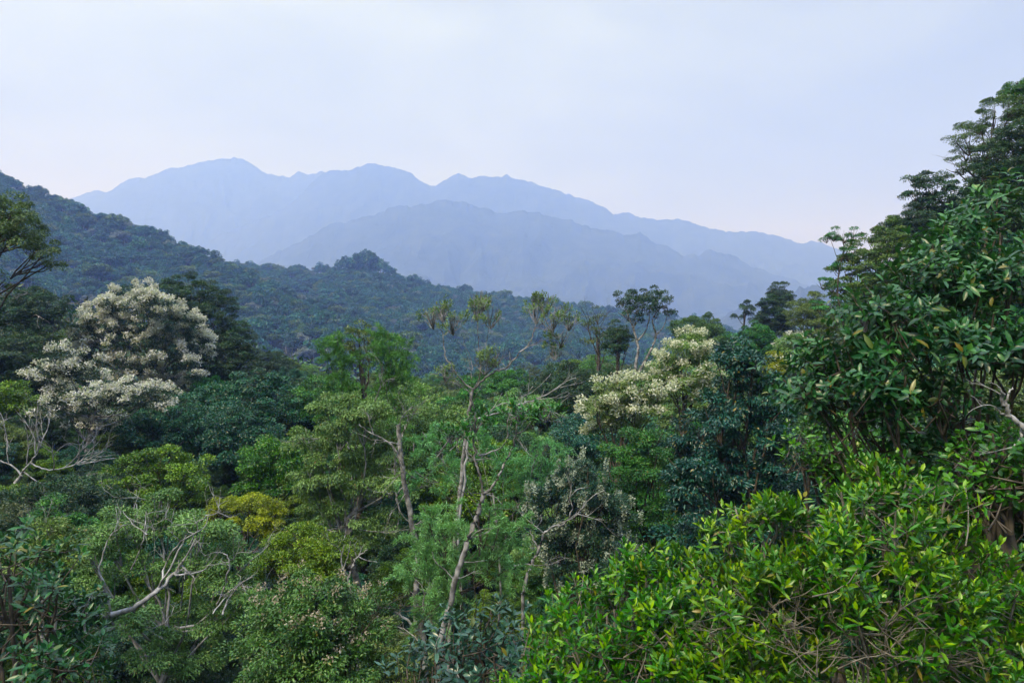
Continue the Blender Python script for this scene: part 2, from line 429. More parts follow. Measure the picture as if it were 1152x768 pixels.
def fill_rosettes(rng, lv, lobes, sp, tb=None):
    """whorls of long leaves at the shoot tips"""
    C = []; O = []; src = []
    for c, r in lobes:
        mr = (r[0] * r[1] * r[2]) ** (1 / 3)
        K = max(3, int(sp['cover'] * 4 * np.pi * mr * mr * .72 / (np.pi * sp['rs'] ** 2)))
        d = rdir(rng, K, sp.get('zmin', -.4), 1)
        sh = np.where(rng.uniform(size=K) < .75, rng.uniform(.85, 1.1, K), rng.uniform(.45, .85, K))
        # shoots stand together in clusters with gaps between them
        kc = max(3, K // 8); pc = c + r * d[:kc] * sh[:kc, None]; oc = unit(d[:kc] / r); cr_ = sp['rs'] * 2.6
        of = rball(rng, kc * 8) * cr_; of[:, 2] = np.where(rng.uniform(size=kc * 8) < .7, np.abs(of[:, 2]), of[:, 2]) * .8
        C.append(np.repeat(pc, 8, 0) + of); O.append(unit(np.repeat(oc, 8, 0) + .55 * unit(of))); src.append(np.repeat(rng.normal(0, .17, kc), 8))
    C = np.concatenate(C); O = np.concatenate(O); src = np.concatenate(src); K = len(C)
    ax = unit(O * sp.get('out', .6) + np.array([0, 0, sp.get('up', .75)]) + rng.normal(size=(K, 3)) * .28)
    ref = unit(np.cross(ax, rng.normal(size=(K, 3)))); bi = np.cross(ax, ref)
    m = sp['m']; tone0 = np.clip(rng.normal(.5, .2, K) + src, 0, 1); big = rng.uniform(.65, 1.25, K)
    for j in range(m):
        f = j / (m - 1)
        ph = j * 2.399 + rng.uniform(0, .6, K)
        th = np.radians(sp.get('t0', 22) + (sp.get('t1', 88) - sp.get('t0', 22)) * f) + rng.normal(0, .22, K)
        per = np.cos(ph)[:, None] * ref + np.sin(ph)[:, None] * bi
        A = ax * np.cos(th)[:, None] + per * np.sin(th)[:, None]; Nn = ax * np.sin(th)[:, None] - per * np.cos(th)[:, None]
        Nn = Nn + rng.normal(size=Nn.shape) * .22
        P = C - ax * (sp.get('stem', .14) * f) + per * .006
        Ln = sp['L'] * (.55 + .48 * min(1, f * 2)) * rng.uniform(.65, 1.15, K) * big
        keep = rng.uniform(size=K) > .18
        tone = np.clip(tone0 * .6 + .4 * (1 - f) + rng.normal(0, .08, K) + sp.get('toneoff', 0), 0, 1)
        lv.add(P[keep], A[keep], Nn[keep], Ln[keep], (sp['W'] * rng.uniform(.8, 1.15, K))[keep], tone[keep], fold=sp.get('fold', .16), droop=sp.get('droop', .14), fine=sp.get('fine', True))
    if tb is not None:
        k = int(K * sp.get('twigs', .4))
        for i in rng.permutation(K)[:k]:
            st = C[i] - ax[i] * .1 - O[i] * sp.get('twl', .5) + rng.normal(size=3) * .12
            limb(rng, tb, st, C[i], sp.get('twr', .012), .004, n=4, lift=.3, sides=4)
    return C, O


def fill_needles(rng, lv, lobes, sp, tb=None):
    """feathery sprays: thin drooping strands"""
    C = []; O = []
    for c, r in lobes:
        mr = (r[0] * r[1] * r[2]) ** (1 / 3)
        K = max(4, int(sp['cover'] * 4 * np.pi * mr * mr / (np.pi * sp['rs'] ** 2)))
        d = rdir(rng, K, -.8, 1); p = c + r * d * rng.uniform(.25, 1.05, (K, 1))
        C.append(p); O.append(d)
    C = np.concatenate(C); O = np.concatenate(O); K = len(C); n = sp['m']
    tone = np.repeat(np.clip(rng.normal(.5, .26, K), 0, 1), n)
    o = np.repeat(O, n, 0)
    ax = unit(.7 * O + .5 * rng.normal(size=(K, 3)) + np.array([0, 0, sp.get('axz', .35)]))
    # each spray is a bottle-brush: strands all along a drooping twig
    axn = np.repeat(ax, n, 0); t = rng.uniform(0, 1, (K * n, 1))
    A = unit(axn * .55 + .75 * unit(rng.normal(size=(K * n, 3))))
    P = np.repeat(C, n, 0) + axn * (t - .3) * sp['rs'] * 2.4 + np.array([0, 0, -1.]) * t * t * sp['rs'] * sp.get('sag', .9) + rng.normal(size=(K * n, 3)) * sp['rs'] * .09
    lv.add(P, A, rng.normal(size=A.shape) + np.array([0, 0, .8]), sp['L'] * rng.uniform(.5, 1.2, K * n), sp['W'] * rng.uniform(.8, 1.2, K * n), tone, droop=sp.get('droop', .25), fold=.1)
    return C, O


def fill_flowers(rng, lv, C, O, frac, n, size, spread, zmin=-.1, rise=.1, spike=False, even=False, push=.3):
    """pale flower heads at the ends of the outermost sprays"""
    w_ = np.clip(O[:, 2] - zmin, 0, 1) * frac * 1.6
    # flowering comes and goes over a crown in patches
    pat = fbm(C[:, 0] * .55 + 9, (C[:, 1] * .4 + C[:, 2]) * .55, 31, 2)
    sel = rng.uniform(size=len(C)) < w_ * (1. if even else np.clip((pat - .2) * 4.5, 0, 1.4))
    c = C[sel]; o = O[sel]
    if len(c) == 0:
        return
    c = c + o * push + np.array([0, 0, rise]); K = len(c)
    tone = np.repeat(rng.uniform(0, 1, K), n)
    off = rball(rng, K * n) * spread * (np.array([.4, .4, 1.]) if spike else np.array([1, 1, .75]))
    P = np.repeat(c, n, 0) + off
    A = rng.normal(size=P.shape) + np.repeat(o, n, 0) * .6 + np.array([0, 0, .6 if spike else .2])
    lv.add(P, A, rng.normal(size=P.shape) + np.array([0, 0, .7]), size * rng.uniform(.6, 1.3, K * n), size * .62, tone, fold=.1, droop=.1)


FILL = {'clump': fill_clumps, 'rosette': fill_rosettes, 'needle': fill_needles}


def twiggy(rng, tb, p, d, ln, r, depth, kids=3, spread=.7, up=.1, sides=5, shrink=.62):
    """a bare branch with its side branches"""
    n = 6; P = [np.asarray(p, float)]; dd = unit(np.asarray(d, float))
    for i in range(n - 1):
        dd = unit(dd + rng.normal(size=3) * .17 + np.array([0, 0, up * .12])); P.append(P[-1] + dd * ln / (n - 1))
    P = np.array(P)
    tb.add(P, np.linspace(r, r * .42, n), sides if r > .02 else 4)
    if depth > 0:
        for k_ in range(kids):
            i = rng.uniform(1.5, n - 1.01); a = int(i); q = P[a] + (P[a + 1] - P[a]) * (i - a)
            t = unit(P[a + 1] - P[a])
            twiggy(rng, tb, q, t + rng.normal(size=3) * spread * .62 + np.array([0, 0, up]), ln * shrink * rng.uniform(.7, 1.15), r * .58 * (1 - .3 * i / n), depth - 1, kids, spread, up, sides, shrink)


# ------------------------------------------------------------------ things
ANCHORS = []


def thing(name, label, cat, loc, group=None):
    o = link(bpy.data.objects.new(name, None)); o.location = [float(v) for v in loc]; o.empty_display_size = .3
    o['label'] = label; o['category'] = cat
    if group:
        o['group'] = group
    return o


def part(name, me, parent, label=None):
    o = link(bpy.data.objects.new(name, me)); o.parent = parent
    if label:
        o['label'] = label
    return o

# ------------------------------------------------------------------ kinds of foliage
LM = {}
for nm, args in dict(
    dark=dict(dark=(.010, .026, .012), mid=(.024, .060, .022), young=(.055, .12, .035)),
    teal=dict(dark=(.010, .040, .022), mid=(.026, .095, .046), young=(.07, .18, .075)),
    mid=dict(dark=(.016, .052, .012), mid=(.05, .14, .026), young=(.14, .28, .05)),
    lime=dict(dark=(.03, .065, .010), mid=(.085, .16, .018), young=(.19, .28, .035)),
    gold=dict(dark=(.06, .09, .008), mid=(.22, .28, .015), young=(.38, .42, .03)),
    olive=dict(dark=(.024, .05, .012), mid=(.08, .125, .027), young=(.18, .225, .055)),
    rust=dict(dark=(.025, .042, .014), mid=(.07, .095, .035), young=(.16, .14, .07)),
    pale=dict(dark=(.045, .09, .022), mid=(.15, .23, .06), young=(.29, .38, .12)),
    feather=dict(dark=(.12, .24, .07), mid=(.25, .45, .15), young=(.36, .58, .23)),
    plume=dict(dark=(.05, .13, .03), mid=(.13, .28, .06), young=(.22, .40, .09)),
    bush=dict(dark=(.010, .05, .008), mid=(.038, .135, .015), young=(.27, .40, .05)),
    glossy=dict(dark=(.008, .034, .016), mid=(.02, .08, .03), young=(.075, .20, .05)),
    shadegreen=dict(dark=(.012, .05, .010), mid=(.04, .14, .02), young=(.13, .30, .04)),
    silver=dict(dark=(.012, .03, .018), mid=(.03, .065, .035), young=(.07, .11, .06)),
    hill=dict(dark=(.006, .030, .022), mid=(.026, .092, .056), young=(.10, .21, .11)),
    deep=dict(dark=(.006, .022, .016), mid=(.014, .052, .034), young=(.04, .11, .065)),
    hillpale=dict(dark=(.07, .09, .06), mid=(.17, .17, .14), young=(.34, .33, .30)),
).items():
    LM[nm] = leaf_mat(nm + '_leaves', **args, **(dict(rough=.36, trans=.2, vary=.05, cool=(.97, 1, 1)) if nm in ('glossy', 'bush', 'shadegreen') else dict(rough=.3, trans=.15) if nm in ('teal', 'silver', 'deep') else dict(cool=(.97, 1, 1), vary=.06) if nm in ('lime', 'gold') else dict(vary=.26, val=1.15, sat=1.2) if nm == 'hill' else {}))
LM['cream'] = leaf_mat('cream_blossom', (.33, .34, .36), (.56, .57, .60), (.78, .79, .82), rough=.7, trans=.3, vary=.03, spec=.2, sat=1, val=1, cool=(1, 1, 1), aged=(.3, .22, .12))
LM['white'] = leaf_mat('white_green_blossom', (.34, .38, .30), (.56, .59, .50), (.78, .80, .73), rough=.7, trans=.3, vary=.03, spec=.2, sat=1, val=1, cool=(1, 1, 1))
LM['straw'] = leaf_mat('straw_blossom', (.22, .19, .15), (.36, .32, .26), (.52, .48, .40), rough=.8, trans=.25, vary=.03, spec=.2, sat=1, val=1, cool=(1, 1, 1))
LM['ash'] = leaf_mat('silver_seedhead', (.18, .23, .19), (.33, .40, .34), (.52, .58, .52), rough=.7, trans=.2, vary=.03, spec=.2, sat=1, val=1, cool=(1, 1, 1))


def S(kind='clump', **k):
    b = dict(kind=kind, L=.24, W=.11, rs=.55, cover=1.35, lai=1.15)
    b.update(k)
    return b


def scaled(sp, d):
    """leaf spray sizes that suit trees further off"""
    sp = dict(sp)
    if sp['kind'] == 'clump' and d > 34:
        q = min(2.4, d / 34)
        sp['L'] *= q ** .7; sp['W'] *= q ** .7; sp['rs'] *= q ** .45
    return sp


HEROES = []       # (px, py, rpx, rpy, d) of every crown placed by hand


def build(name, label, cat, base, lobes, sp, leafmat, bark, rng, tr=None, flowers=None, bare=0, trunk_top=None, extra=None, group=None, limbs=True, needcrown=True, barelen=1.2):
    """lobes are in coordinates local to base"""
    root = thing(name, label, cat, base, group)
    tr = .05 if name == 'conifer' else tr
    tb = Tubes(); lv = Leaves()
    cc = np.mean([c for c, r in lobes], axis=0); top = max(c[2] + r[2] for c, r in lobes); bot = min(c[2] - r[2] for c, r in lobes)
    tr = tr or .04 + .011 * top
    fork = np.array([cc[0] * .8, cc[1] * .8, max(.25 * top, bot + .25 * (top - bot))]) if trunk_top is None else np.asarray(trunk_top, float)
    P = limb(rng, tb, (0, 0, -.6), fork, tr, tr * .62, n=9, wob=.05, lift=0, sides=8)
    if limbs:
        for c, r in lobes:
            s = P[-1 - int(rng.integers(0, 3))]
            limb(rng, tb, s, c, tr * .3, tr * .1, n=7, lift=.22)
            for _ in range(3):
                q = c + rdir(rng, 1, -.2, 1)[0] * r * .8
                limb(rng, tb, c - (c - s) * .25, q, tr * .16, .012, n=5, lift=.15, sides=5)
    for _ in range(bare):
        c, r = lobes[int(rng.integers(len(lobes)))]
        dd = rdir(rng, 1, .0, .8)[0]
        dd[1] -= .7
        twiggy(rng, tb, c + unit(dd) * r * .55, dd, barelen * rng.uniform(.7, 1.3), .013 * barelen, 2, 3, .9, .12)
    C, O = FILL[sp['kind']](rng, lv, lobes, sp, tb)
    if extra:
        extra(rng, tb, lv)
    part('trunk', tb.mesh(name + '_trunk', bark), root)
    part('crown', lv.mesh(name + '_crown', leafmat, smooth=sp.get('fine', False)), root)
    if flowers:
        fl = Leaves()
        for kw in (flowers['sets'] if 'sets' in flowers else [flowers]):
            kw = {k: v for k, v in kw.items() if k != 'mat'}
            fill_flowers(rng, fl, C, O, **kw)
        if fl.N:
            part('blossoms', fl.mesh(name + '_blossoms', LM[flowers['mat']]), root)
    return root


def hero(name, label, cat, box, d, sp, leafmat, bark='bark', seed=1, nl=9, size=.5, lobes_px=None, anchor=None, dy=.9, zmin=-.55, lean=0, **kw):
    rng = np.random.default_rng(seed * 7 + 5)
    x0, x1, yt, yb = box
    if lobes_px:
        L0 = []
        for l in lobes_px:
            dd = d + (l[3] if len(l) > 3 else rng.uniform(-.35, .35) * (x1 - x0) / 2 / F * d)
            c = at(l[0], l[1], dd); r = l[2] / F * dd
            L0.append((c, np.array([r, r, r * rng.uniform(.72, .95)])))
        cen = np.mean([c for c, r in L0], axis=0)
    else:
        cen = at((x0 + x1) / 2, (yt + yb) / 2, d)
        rx = (x1 - x0) / 2 / F * d; rz = (yb - yt) / 2 / F * d
        L0 = lobes_in(rng, cen, (rx, rx * dy, rz), nl, size, zmin)
    bx, by = cen[0] + lean, cen[1]
    base = np.array([bx, by, float(ground(bx, by)) - .1])
    if base[2] > cen[2] - (yb - yt) / 2 / F * d * .6:
        base[2] = cen[2] - (yb - yt) / 2 / F * d - 1.0
    lobes = [(c - base, r) for c, r in L0]
    HEROES.append(((x0 + x1) / 2, (yt + yb) / 2, (x1 - x0) / 2, (yb - yt) / 2, d))
    if anchor:
        ANCHORS.append((anchor, (x0 + x1) / 2, (yt + yb) / 2, d))
    if kw.get('trunk_top') is not None:
        kw['trunk_top'] = at(*kw['trunk_top']) - base
    if kw.get('extra'):
        ex = kw['extra']; kw['extra'] = lambda rng, tb, lv: ex(rng, tb, lv, base)
    return build(name, label, cat, base, lobes, scaled(sp, d), LM[leafmat], M[bark], rng, **kw)


def pxlimb(tb, base, pts, d, r0, r1, rng, sides=6):
    """a limb through measured points (pixel x, pixel y, metres nearer or further), smoothed"""
    P = np.array([at(p[0], p[1], d + (p[2] if len(p) > 2 else 0)) for p in pts]) - base
    k = max(6, 4 * len(P)); t = np.linspace(0, len(P) - 1, k)
    i = np.clip(t.astype(int), 0, len(P) - 2); f = (t - i)[:, None]
    pm = P[np.clip(i - 1, 0, None)]; p0 = P[i]; p1 = P[i + 1]; p2 = P[np.clip(i + 2, None, len(P) - 1)]
    Q = .5 * (2 * p0 + (p1 - pm) * f + (2 * pm - 5 * p0 + 4 * p1 - p2) * f ** 2 + (3 * p0 - pm - 3 * p1 + p2) * f ** 3)
    Q += rng.normal(size=Q.shape) * min(r0, .03) * .5
    tb.add(Q, np.linspace(r0, r1, k), sides)
    return Q


BROAD = S()
FINE = S(L=.17, W=.075, rs=.45, lai=1.2)
DROOP = S(L=.26, W=.085, rs=.5, axz=-.8, droop=.25, mess=1.15)
BIG = S(L=.34, W=.14, rs=.6, lai=1.1)

# ---- left side
FLW = dict(mat='cream', sets=[dict(frac=4, n=75, size=.19, spread=.42, zmin=-.75, push=.5), dict(frac=.8, n=30, size=.17, spread=.3, zmin=-.2, push=.6)])
hero('flowering_tree', 'tall tree covered in cream white blossom with forked grey trunk, largest flowering tree', 'tree', (80, 236, 318, 450), 58,
     S(L=.2, W=.09, rs=.48, cover=1.75, lai=.8), 'silver', 'pale', 3,
     lobes_px=[(150, 345, 26), (172, 352, 24), (115, 372, 26), (95, 378, 16), (142, 380, 24), (200, 368, 20), (214, 390, 20), (180, 395, 20), (108, 405, 18), (150, 410, 18), (215, 420, 12), (130, 352, 18), (190, 425, 12), (160, 334, 14)],
     anchor='the tallest cream-blossomed tree', flowers=FLW, trunk_top=(166, 425, 60), tr=.28)
hero('flowering_tree', 'lower cream-blossomed tree, spreading crown beneath the tallest flowering tree', 'tree', (35, 192, 396, 495), 42,
     S(L=.18, W=.08, rs=.4, cover=1.8, lai=.8), 'silver', 'pale', 4,
     lobes_px=[(70, 410, 20), (50, 425, 14), (95, 420, 18), (75, 450, 20), (60, 458, 14), (110, 452, 20), (140, 448, 18), (165, 452, 16), (120, 478, 18), (90, 475, 16), (178, 446, 12)],
     anchor='the lower cream-blossomed tree', flowers=dict(mat='cream', frac=2.0, n=55, size=.15, spread=.34, zmin=-.6, push=.36), tr=.2)
hero('rainforest_tree', 'dense dark green domed tree right behind the tallest cream-blossomed tree', 'tree', (176, 288, 317, 452), 66, FINE, 'dark', 'bark', 5, nl=13, size=.44,
     lobes_px=[(214, 338, 32), (240, 345, 26), (195, 345, 24), (225, 372, 36), (255, 380, 26), (262, 405, 26), (235, 412, 34), (200, 400, 30), (250, 432, 26), (215, 440, 26), (272, 395, 16)], anchor='the dark domed tree')
hero('rainforest_tree', 'olive tree reaching in from the left edge on a dark drooping branch', 'tree', (-110, 68, 222, 312), 30, S(L=.2, W=.07, rs=.36, cover=1.05, lai=1.0, axz=-.7, flat=.95, mess=1.4), 'olive', 'bark', 6,
     lobes_px=[(14, 238, 20), (-14, 242, 26), (30, 262, 20), (8, 268, 22), (50, 284, 16), (62, 294, 9), (-30, 275, 34), (-70, 255, 40), (22, 250, 16), (2, 318, 9), (40, 272, 14)], trunk_top=(-120, 310, 30), lean=-5.5, anchor='the olive branch at the left edge')
hero('rainforest_tree', 'small dark tree with pale bare branches at the left edge below the olive branch', 'tree', (-10, 84, 326, 384), 56, FINE, 'dark', 'pale', 7, nl=8, bare=6, barelen=2.6, anchor='the dark tree with pale branches')
hero('rainforest_tree', 'dense dark green dome at the left edge beside the lower cream-blossomed tree', 'tree', (-40, 62, 376, 438), 48, FINE, 'dark', 'bark', 8, nl=9, anchor='the dark left-edge dome')
hero('rainforest_tree', 'yellow-green bushy tree at the left edge under the dark dome', 'tree', (-25, 48, 428, 482), 44, BROAD, 'lime', 'bark', 9, nl=7)
hero('rainforest_tree', 'brownish green rounded tree between the left edge and lower blossoms', 'tree', (0, 70, 362, 400), 60, FINE, 'olive', 'bark', 10, nl=7)
hero('rainforest_tree', 'broad blue-green rounded tree in front of the lower cream-blossomed tree', 'tree', (140, 262, 444, 535), 45, BROAD, 'teal', 'bark', 11, nl=12, size=.42, anchor='the broad blue-green tree')
hero('rainforest_tree', 'blue-green rounded tree right of the broad blue-green tree', 'tree', (225, 318, 462, 540), 42, BROAD, 'teal', 'bark', 12, nl=9)
hero('rainforest_tree', 'fresh green leafy tree left of the big pale olive tree', 'tree', (270, 352, 490, 575), 34, BROAD, 'shadegreen', 'bark', 13, nl=9, anchor='the fresh green leafy tree')
hero('rainforest_tree', 'lime green tree with layered sprays below the broad blue-green tree', 'tree', (118, 240, 512, 578), 33, BROAD, 'lime', 'bark', 14, nl=11, size=.42, anchor='the lime green layered tree')
hero('shrub', 'golden yellow-green shrub with tufted rounded heads', 'shrub', (228, 326, 548, 624), 28, S(L=.15, W=.07, rs=.42, cover=1.5), 'gold', 'bark', 15,
     lobes_px=[(262, 566, 15), (250, 582, 15), (280, 572, 14), (298, 568, 11), (306, 582, 13), (270, 592, 16), (290, 598, 15), (250, 604, 12), (240, 570, 9), (312, 600, 11)], anchor='the golden shrub')
hero('rainforest_tree', 'bright green low dome beside the golden shrub', 'tree', (284, 394, 598, 668), 22, S(L=.16, W=.075, rs=.4), 'lime', 'bark', 16, nl=12, size=.4, anchor='the bright green low dome')


def bare_left(rng, tb, lv, base):
    d = 18.6
    for pts, r in (([(118, 692), (150, 684), (172, 668), (196, 646), (206, 630)], .085), ([(196, 646), (212, 646), (232, 640)], .03), ([(172, 668), (182, 655), (186, 635), (200, 612), (222, 598)], .035),
                   ([(172, 668), (190, 640), (212, 600), (225, 585), (248, 575)], .03), ([(124, 690), (112, 712), (96, 712), (98, 680), (104, 668)], .04), ([(112, 712), (128, 706), (134, 696)], .02),
                   ([(150, 684), (156, 700), (170, 706), (186, 700)], .02), ([(250, 690), (260, 668), (276, 652)], .03), ([(244, 680), (254, 655), (258, 632), (252, 622)], .028),
                   ([(240, 690), (262, 662), (284, 660)], .02), ([(128, 705), (118, 660), (112, 640), (122, 606), (140, 590)], .03), ([(148, 640), (160, 610), (165, 575)], .022),
                   ([(165, 600), (150, 590), (138, 574)], .016), ([(222, 598), (232, 590), (236, 572)], .016)):
        Q = pxlimb(tb, base, [(p[0], p[1], rng.uniform(-.5, .3)) for p in pts], d, r, r * .4, rng)
        for k in range(4):
            i = int(rng.integers(len(Q) // 2, len(Q)))
            twiggy(rng, tb, Q[i], rng.normal(size=3) + np.array([.3, -.5, .5]), rng.uniform(.35, .8), r * .35, 1, 3, .9, .1)


hero('rainforest_tree', 'pale green spreading tree with crooked bare grey branches showing through its crown', 'tree', (78, 292, 556, 745), 20, S(L=.17, W=.07, rs=.42, cover=1.6, axz=-.4), 'pale', 'grey', 17,
     lobes_px=[(150, 585, 26), (190, 598, 24), (120, 612, 24), (225, 600, 26), (250, 628, 26), (262, 650, 26), (205, 645, 26), (170, 640, 24), (110, 650, 22), (150, 690, 26), (200, 700, 28), (245, 695, 26), (270, 680, 18), (170, 735, 26), (225, 740, 24), (100, 622, 16), (180, 562, 14)],
     extra=bare_left, bare=15, barelen=1.0, anchor='the pale spreading tree')
hero('rainforest_tree', 'small olive tree with slim pale stems at left, above the blurred corner foliage', 'tree', (0, 90, 592, 662), 17, S(L=.16, W=.07, rs=.36), 'olive', 'pale', 18, nl=8, bare=5, barelen=.9)
hero('shrub', 'dark blue-green leafy shrub filling the lower left corner', 'shrub', (-90, 104, 592, 800), 8.5, S('rosette', L=.17, W=.05, rs=.16, cover=1.05, m=9, twigs=.4), 'glossy', 'bark', 19,
     lobes_px=[(10, 640, 52), (52, 690, 48), (-20, 700, 70), (40, 750, 60), (80, 745, 36), (88, 790, 50), (-40, 640, 50), (30, 800, 70)], anchor='the dark corner shrub')
hero('shrub', 'olive shrub topped with dry straw-coloured flower heads', 'shrub', (258, 446, 652, 800), 14, S(L=.15, W=.065, rs=.34, cover=1.3), 'olive', 'bark', 20, nl=14, size=.42,
     flowers=dict(mat='straw', frac=1.1, n=22, size=.055, spread=.12, zmin=-.1, push=.2), bare=4, barelen=.7, anchor='the straw-flowered shrub')
hero('rainforest_tree', 'big pale olive tree with hanging leaves and a mottled pale trunk, left of centre', 'tree', (330, 464, 440, 660), 26, S(L=.2, W=.075, rs=.45, axz=-.75, droop=.25, cover=1.3), 'pale', 'pale', 21,
     lobes_px=[(380, 472, 34), (415, 465, 26), (352, 495, 24), (400, 500, 32), (365, 530, 30), (405, 545, 32), (440, 500, 24), (445, 545, 22), (362, 570, 26), (390, 595, 30), (430, 595, 22), (370, 620, 20), (350, 545, 16)], bare=9, barelen=1.6, anchor='the big pale olive tree')
# ---- plumes and the thin trees of the middle
PLUME = S('needle', L=.2, W=.014, rs=.4, cover=1.5, m=130, axz=.25)
hero('conifer', 'feathery green plume-shaped conifer, tallest of the wispy trees left of centre', 'tree', (412, 464, 362, 520), 32, PLUME, 'plume', 'pale', 22,
     lobes_px=[(436, 376, 15), (440, 394, 20), (442, 414, 20), (440, 436, 18), (436, 460, 16), (452, 425, 14), (428, 400, 14), (446, 480, 14), (432, 500, 14)], anchor='the feathery plume conifer')
hero('conifer', 'soft green conifer with a rounded feathery top beside the plume-shaped conifer', 'tree', (362, 402, 366, 440), 33, PLUME, 'plume', 'pale', 23,
     lobes_px=[(380, 382, 14), (376, 396, 14), (388, 402, 15), (382, 420, 14), (390, 436, 13)])
hero('rainforest_tree', 'thin-crowned olive tree with a dark stem between the two feathery conifers', 'tree', (388, 428, 362, 450), 34, S(L=.2, W=.07, rs=.35, cover=.8, lai=.8), 'olive', 'bark', 24,
     lobes_px=[(404, 376, 14), (396, 390, 12), (414, 384, 13), (404, 402, 12), (412, 415, 10)])
FEATH = S('needle', L=.12, W=.0075, rs=.24, cover=1.1, m=130, axz=.1, droop=.3)
hero('conifer', 'bright green feathery young conifer at the foot of the thin leaning tree', 'tree', (452, 600, 548, 700), 15.5, FEATH, 'feather', 'bark', 25,
     lobes_px=[(492, 582, 26), (478, 612, 26), (512, 600, 24), (500, 640, 32), (470, 650, 24), (530, 632, 24), (556, 610, 24), (572, 640, 20), (500, 675, 26), (478, 690, 20), (580, 590, 18), (545, 575, 14)], bare=10, barelen=.8, anchor='the bright feathery conifer')
hero('conifer', 'wispy pale green conifer behind the fork of the thin leaning tree', 'tree', (462, 650, 468, 570), 23.6, FEATH | dict(L=.16, W=.01, rs=.34, cover=.9), 'feather', 'pale', 26,
     lobes_px=[(480, 500, 24), (505, 520, 24), (570, 520, 26), (600, 530, 26), (620, 520, 22), (590, 560, 22), (540, 500, 22), (610, 500, 18), (475, 540, 18)], bare=5, barelen=1.2, anchor='the wispy pale conifer')


def tuft_tree(name, label, d, limbs, tufts, sp, leafmat, bark, seed, basepx, anchor=None, twigs=()):
    rng = np.random.default_rng(seed)
    b = at(*basepx, d); base = np.array([b[0], b[1], float(ground(b[0], b[1])) - .1])
    root = thing(name, label, 'tree', base); tb = Tubes(); lv = Leaves()
    low = at(*limbs[0][0][0][:2], d) - base
    limb(rng, tb, (0, 0, -.5), low, limbs[0][1] * .8, limbs[0][1] * .66, n=6, lift=0, wob=.02, sides=8)
    for pts, r0, r1 in limbs:
        r0 *= .74; r1 *= .8
        Q = pxlimb(tb, base, pts, d, r0, r1, rng, 7)
    for (x, y, r, dd) in tufts:
        c = at(x, y, d + dd) - base; rr = r / F * d * 1.12
        lob = [(c, np.array([rr, rr, rr * .85]))]
        FILL[sp['kind']](rng, lv, lob, sp, tb)
        for _ in range(9):
            q = c + rdir(rng, 1, -.2, 1)[0] * rr * .95
            limb(rng, tb, c - np.array([0, 0, rr * 1.0]), q, .018, .006, n=5, lift=.2, sides=4)
    for (x, y, dd, vx, vz, ln, r, dep) in twigs:
        twiggy(rng, tb, at(x, y, d + dd) - base, (vx, rng.uniform(-.4, .4), vz), ln, r, dep, 3, .75, .08)
    part('trunk', tb.mesh(name + '_trunk', M[bark]), root)
    if lv.N:
        part('crown', lv.mesh(name + '_crown', LM[leafmat], smooth=True), root)
    xs_ = [t[0] for t in tufts] or [basepx[0]]; ys_ = [t[1] for t in tufts] or [basepx[1]]
    if anchor:
        ANCHORS.append((anchor, float(np.mean(xs_)), float(np.mean(ys_)) + 60, d))
    return root


TUFT = S('rosette', L=.125, W=.034, rs=.09, cover=.7, m=10, twigs=.5, twl=.3, up=1.3, t1=62, twr=.01)
tuft_tree('emergent_tree', 'slender emergent tree with sparse leaf tufts on crooked bare limbs against the far hillside', 20,
          [([(508, 640), (514, 590), (517, 560), (522, 510), (527, 468), (532, 438)], .095, .06),
           ([(532, 438), (524, 432), (513, 420), (508, 410), (501, 402), (499, 385), (497, 372)], .038, .014), ([(497, 372), (492, 366), (488, 358)], .016, .008), ([(498, 378), (506, 372), (510, 362)], .014, .008),
           ([(533, 438), (537, 430), (540, 418), (539, 395), (538, 375), (537, 350)], .032, .012), ([(540, 400), (547, 385), (550, 362)], .016, .008), ([(538, 366), (533, 352), (531, 342)], .012, .007),
           ([(533, 438), (545, 426), (556, 418), (568, 414), (580, 402), (589, 392), (598, 382), (601, 370)], .046, .022), ([(601, 370), (604, 358), (605, 345)], .02, .008), ([(600, 372), (612, 362), (624, 352)], .016, .007), ([(601, 368), (616, 372), (628, 380)], .014, .007),
           ([(570, 413), (574, 405), (573, 396)], .018, .008), ([(531, 428), (529, 412), (524, 395)], .016, .006), ([(523, 405), (517, 398), (510, 392)], .012, .006), ([(589, 392), (600, 388), (612, 390)], .012, .005)],
          [(488, 356, 13, .2), (510, 362, 13, -.3), (498, 350, 11, 0), (535, 345, 14, .2), (552, 355, 13, -.2), (543, 338, 11, 0), (603, 348, 15, .2), (622, 356, 15, -.3), (614, 340, 12, 0), (630, 378, 12, .3), (545, 408, 12, -.4), (557, 402, 10, -.3), (624, 395, 9, .2), (501, 420, 9, -.2), (640, 362, 9, .2)],
          TUFT, 'pale', 'pale', 31, (506, 650), 'the slender tufted emergent tree',
          twigs=[(532, 416, 0, -.3, 1, .9, .012, 1), (585, 396, 0, .5, .5, .9, .012, 1), (612, 372, 0, .6, .3, .9, .012, 1), (560, 416, 0, .3, .9, .8, .01, 1)])
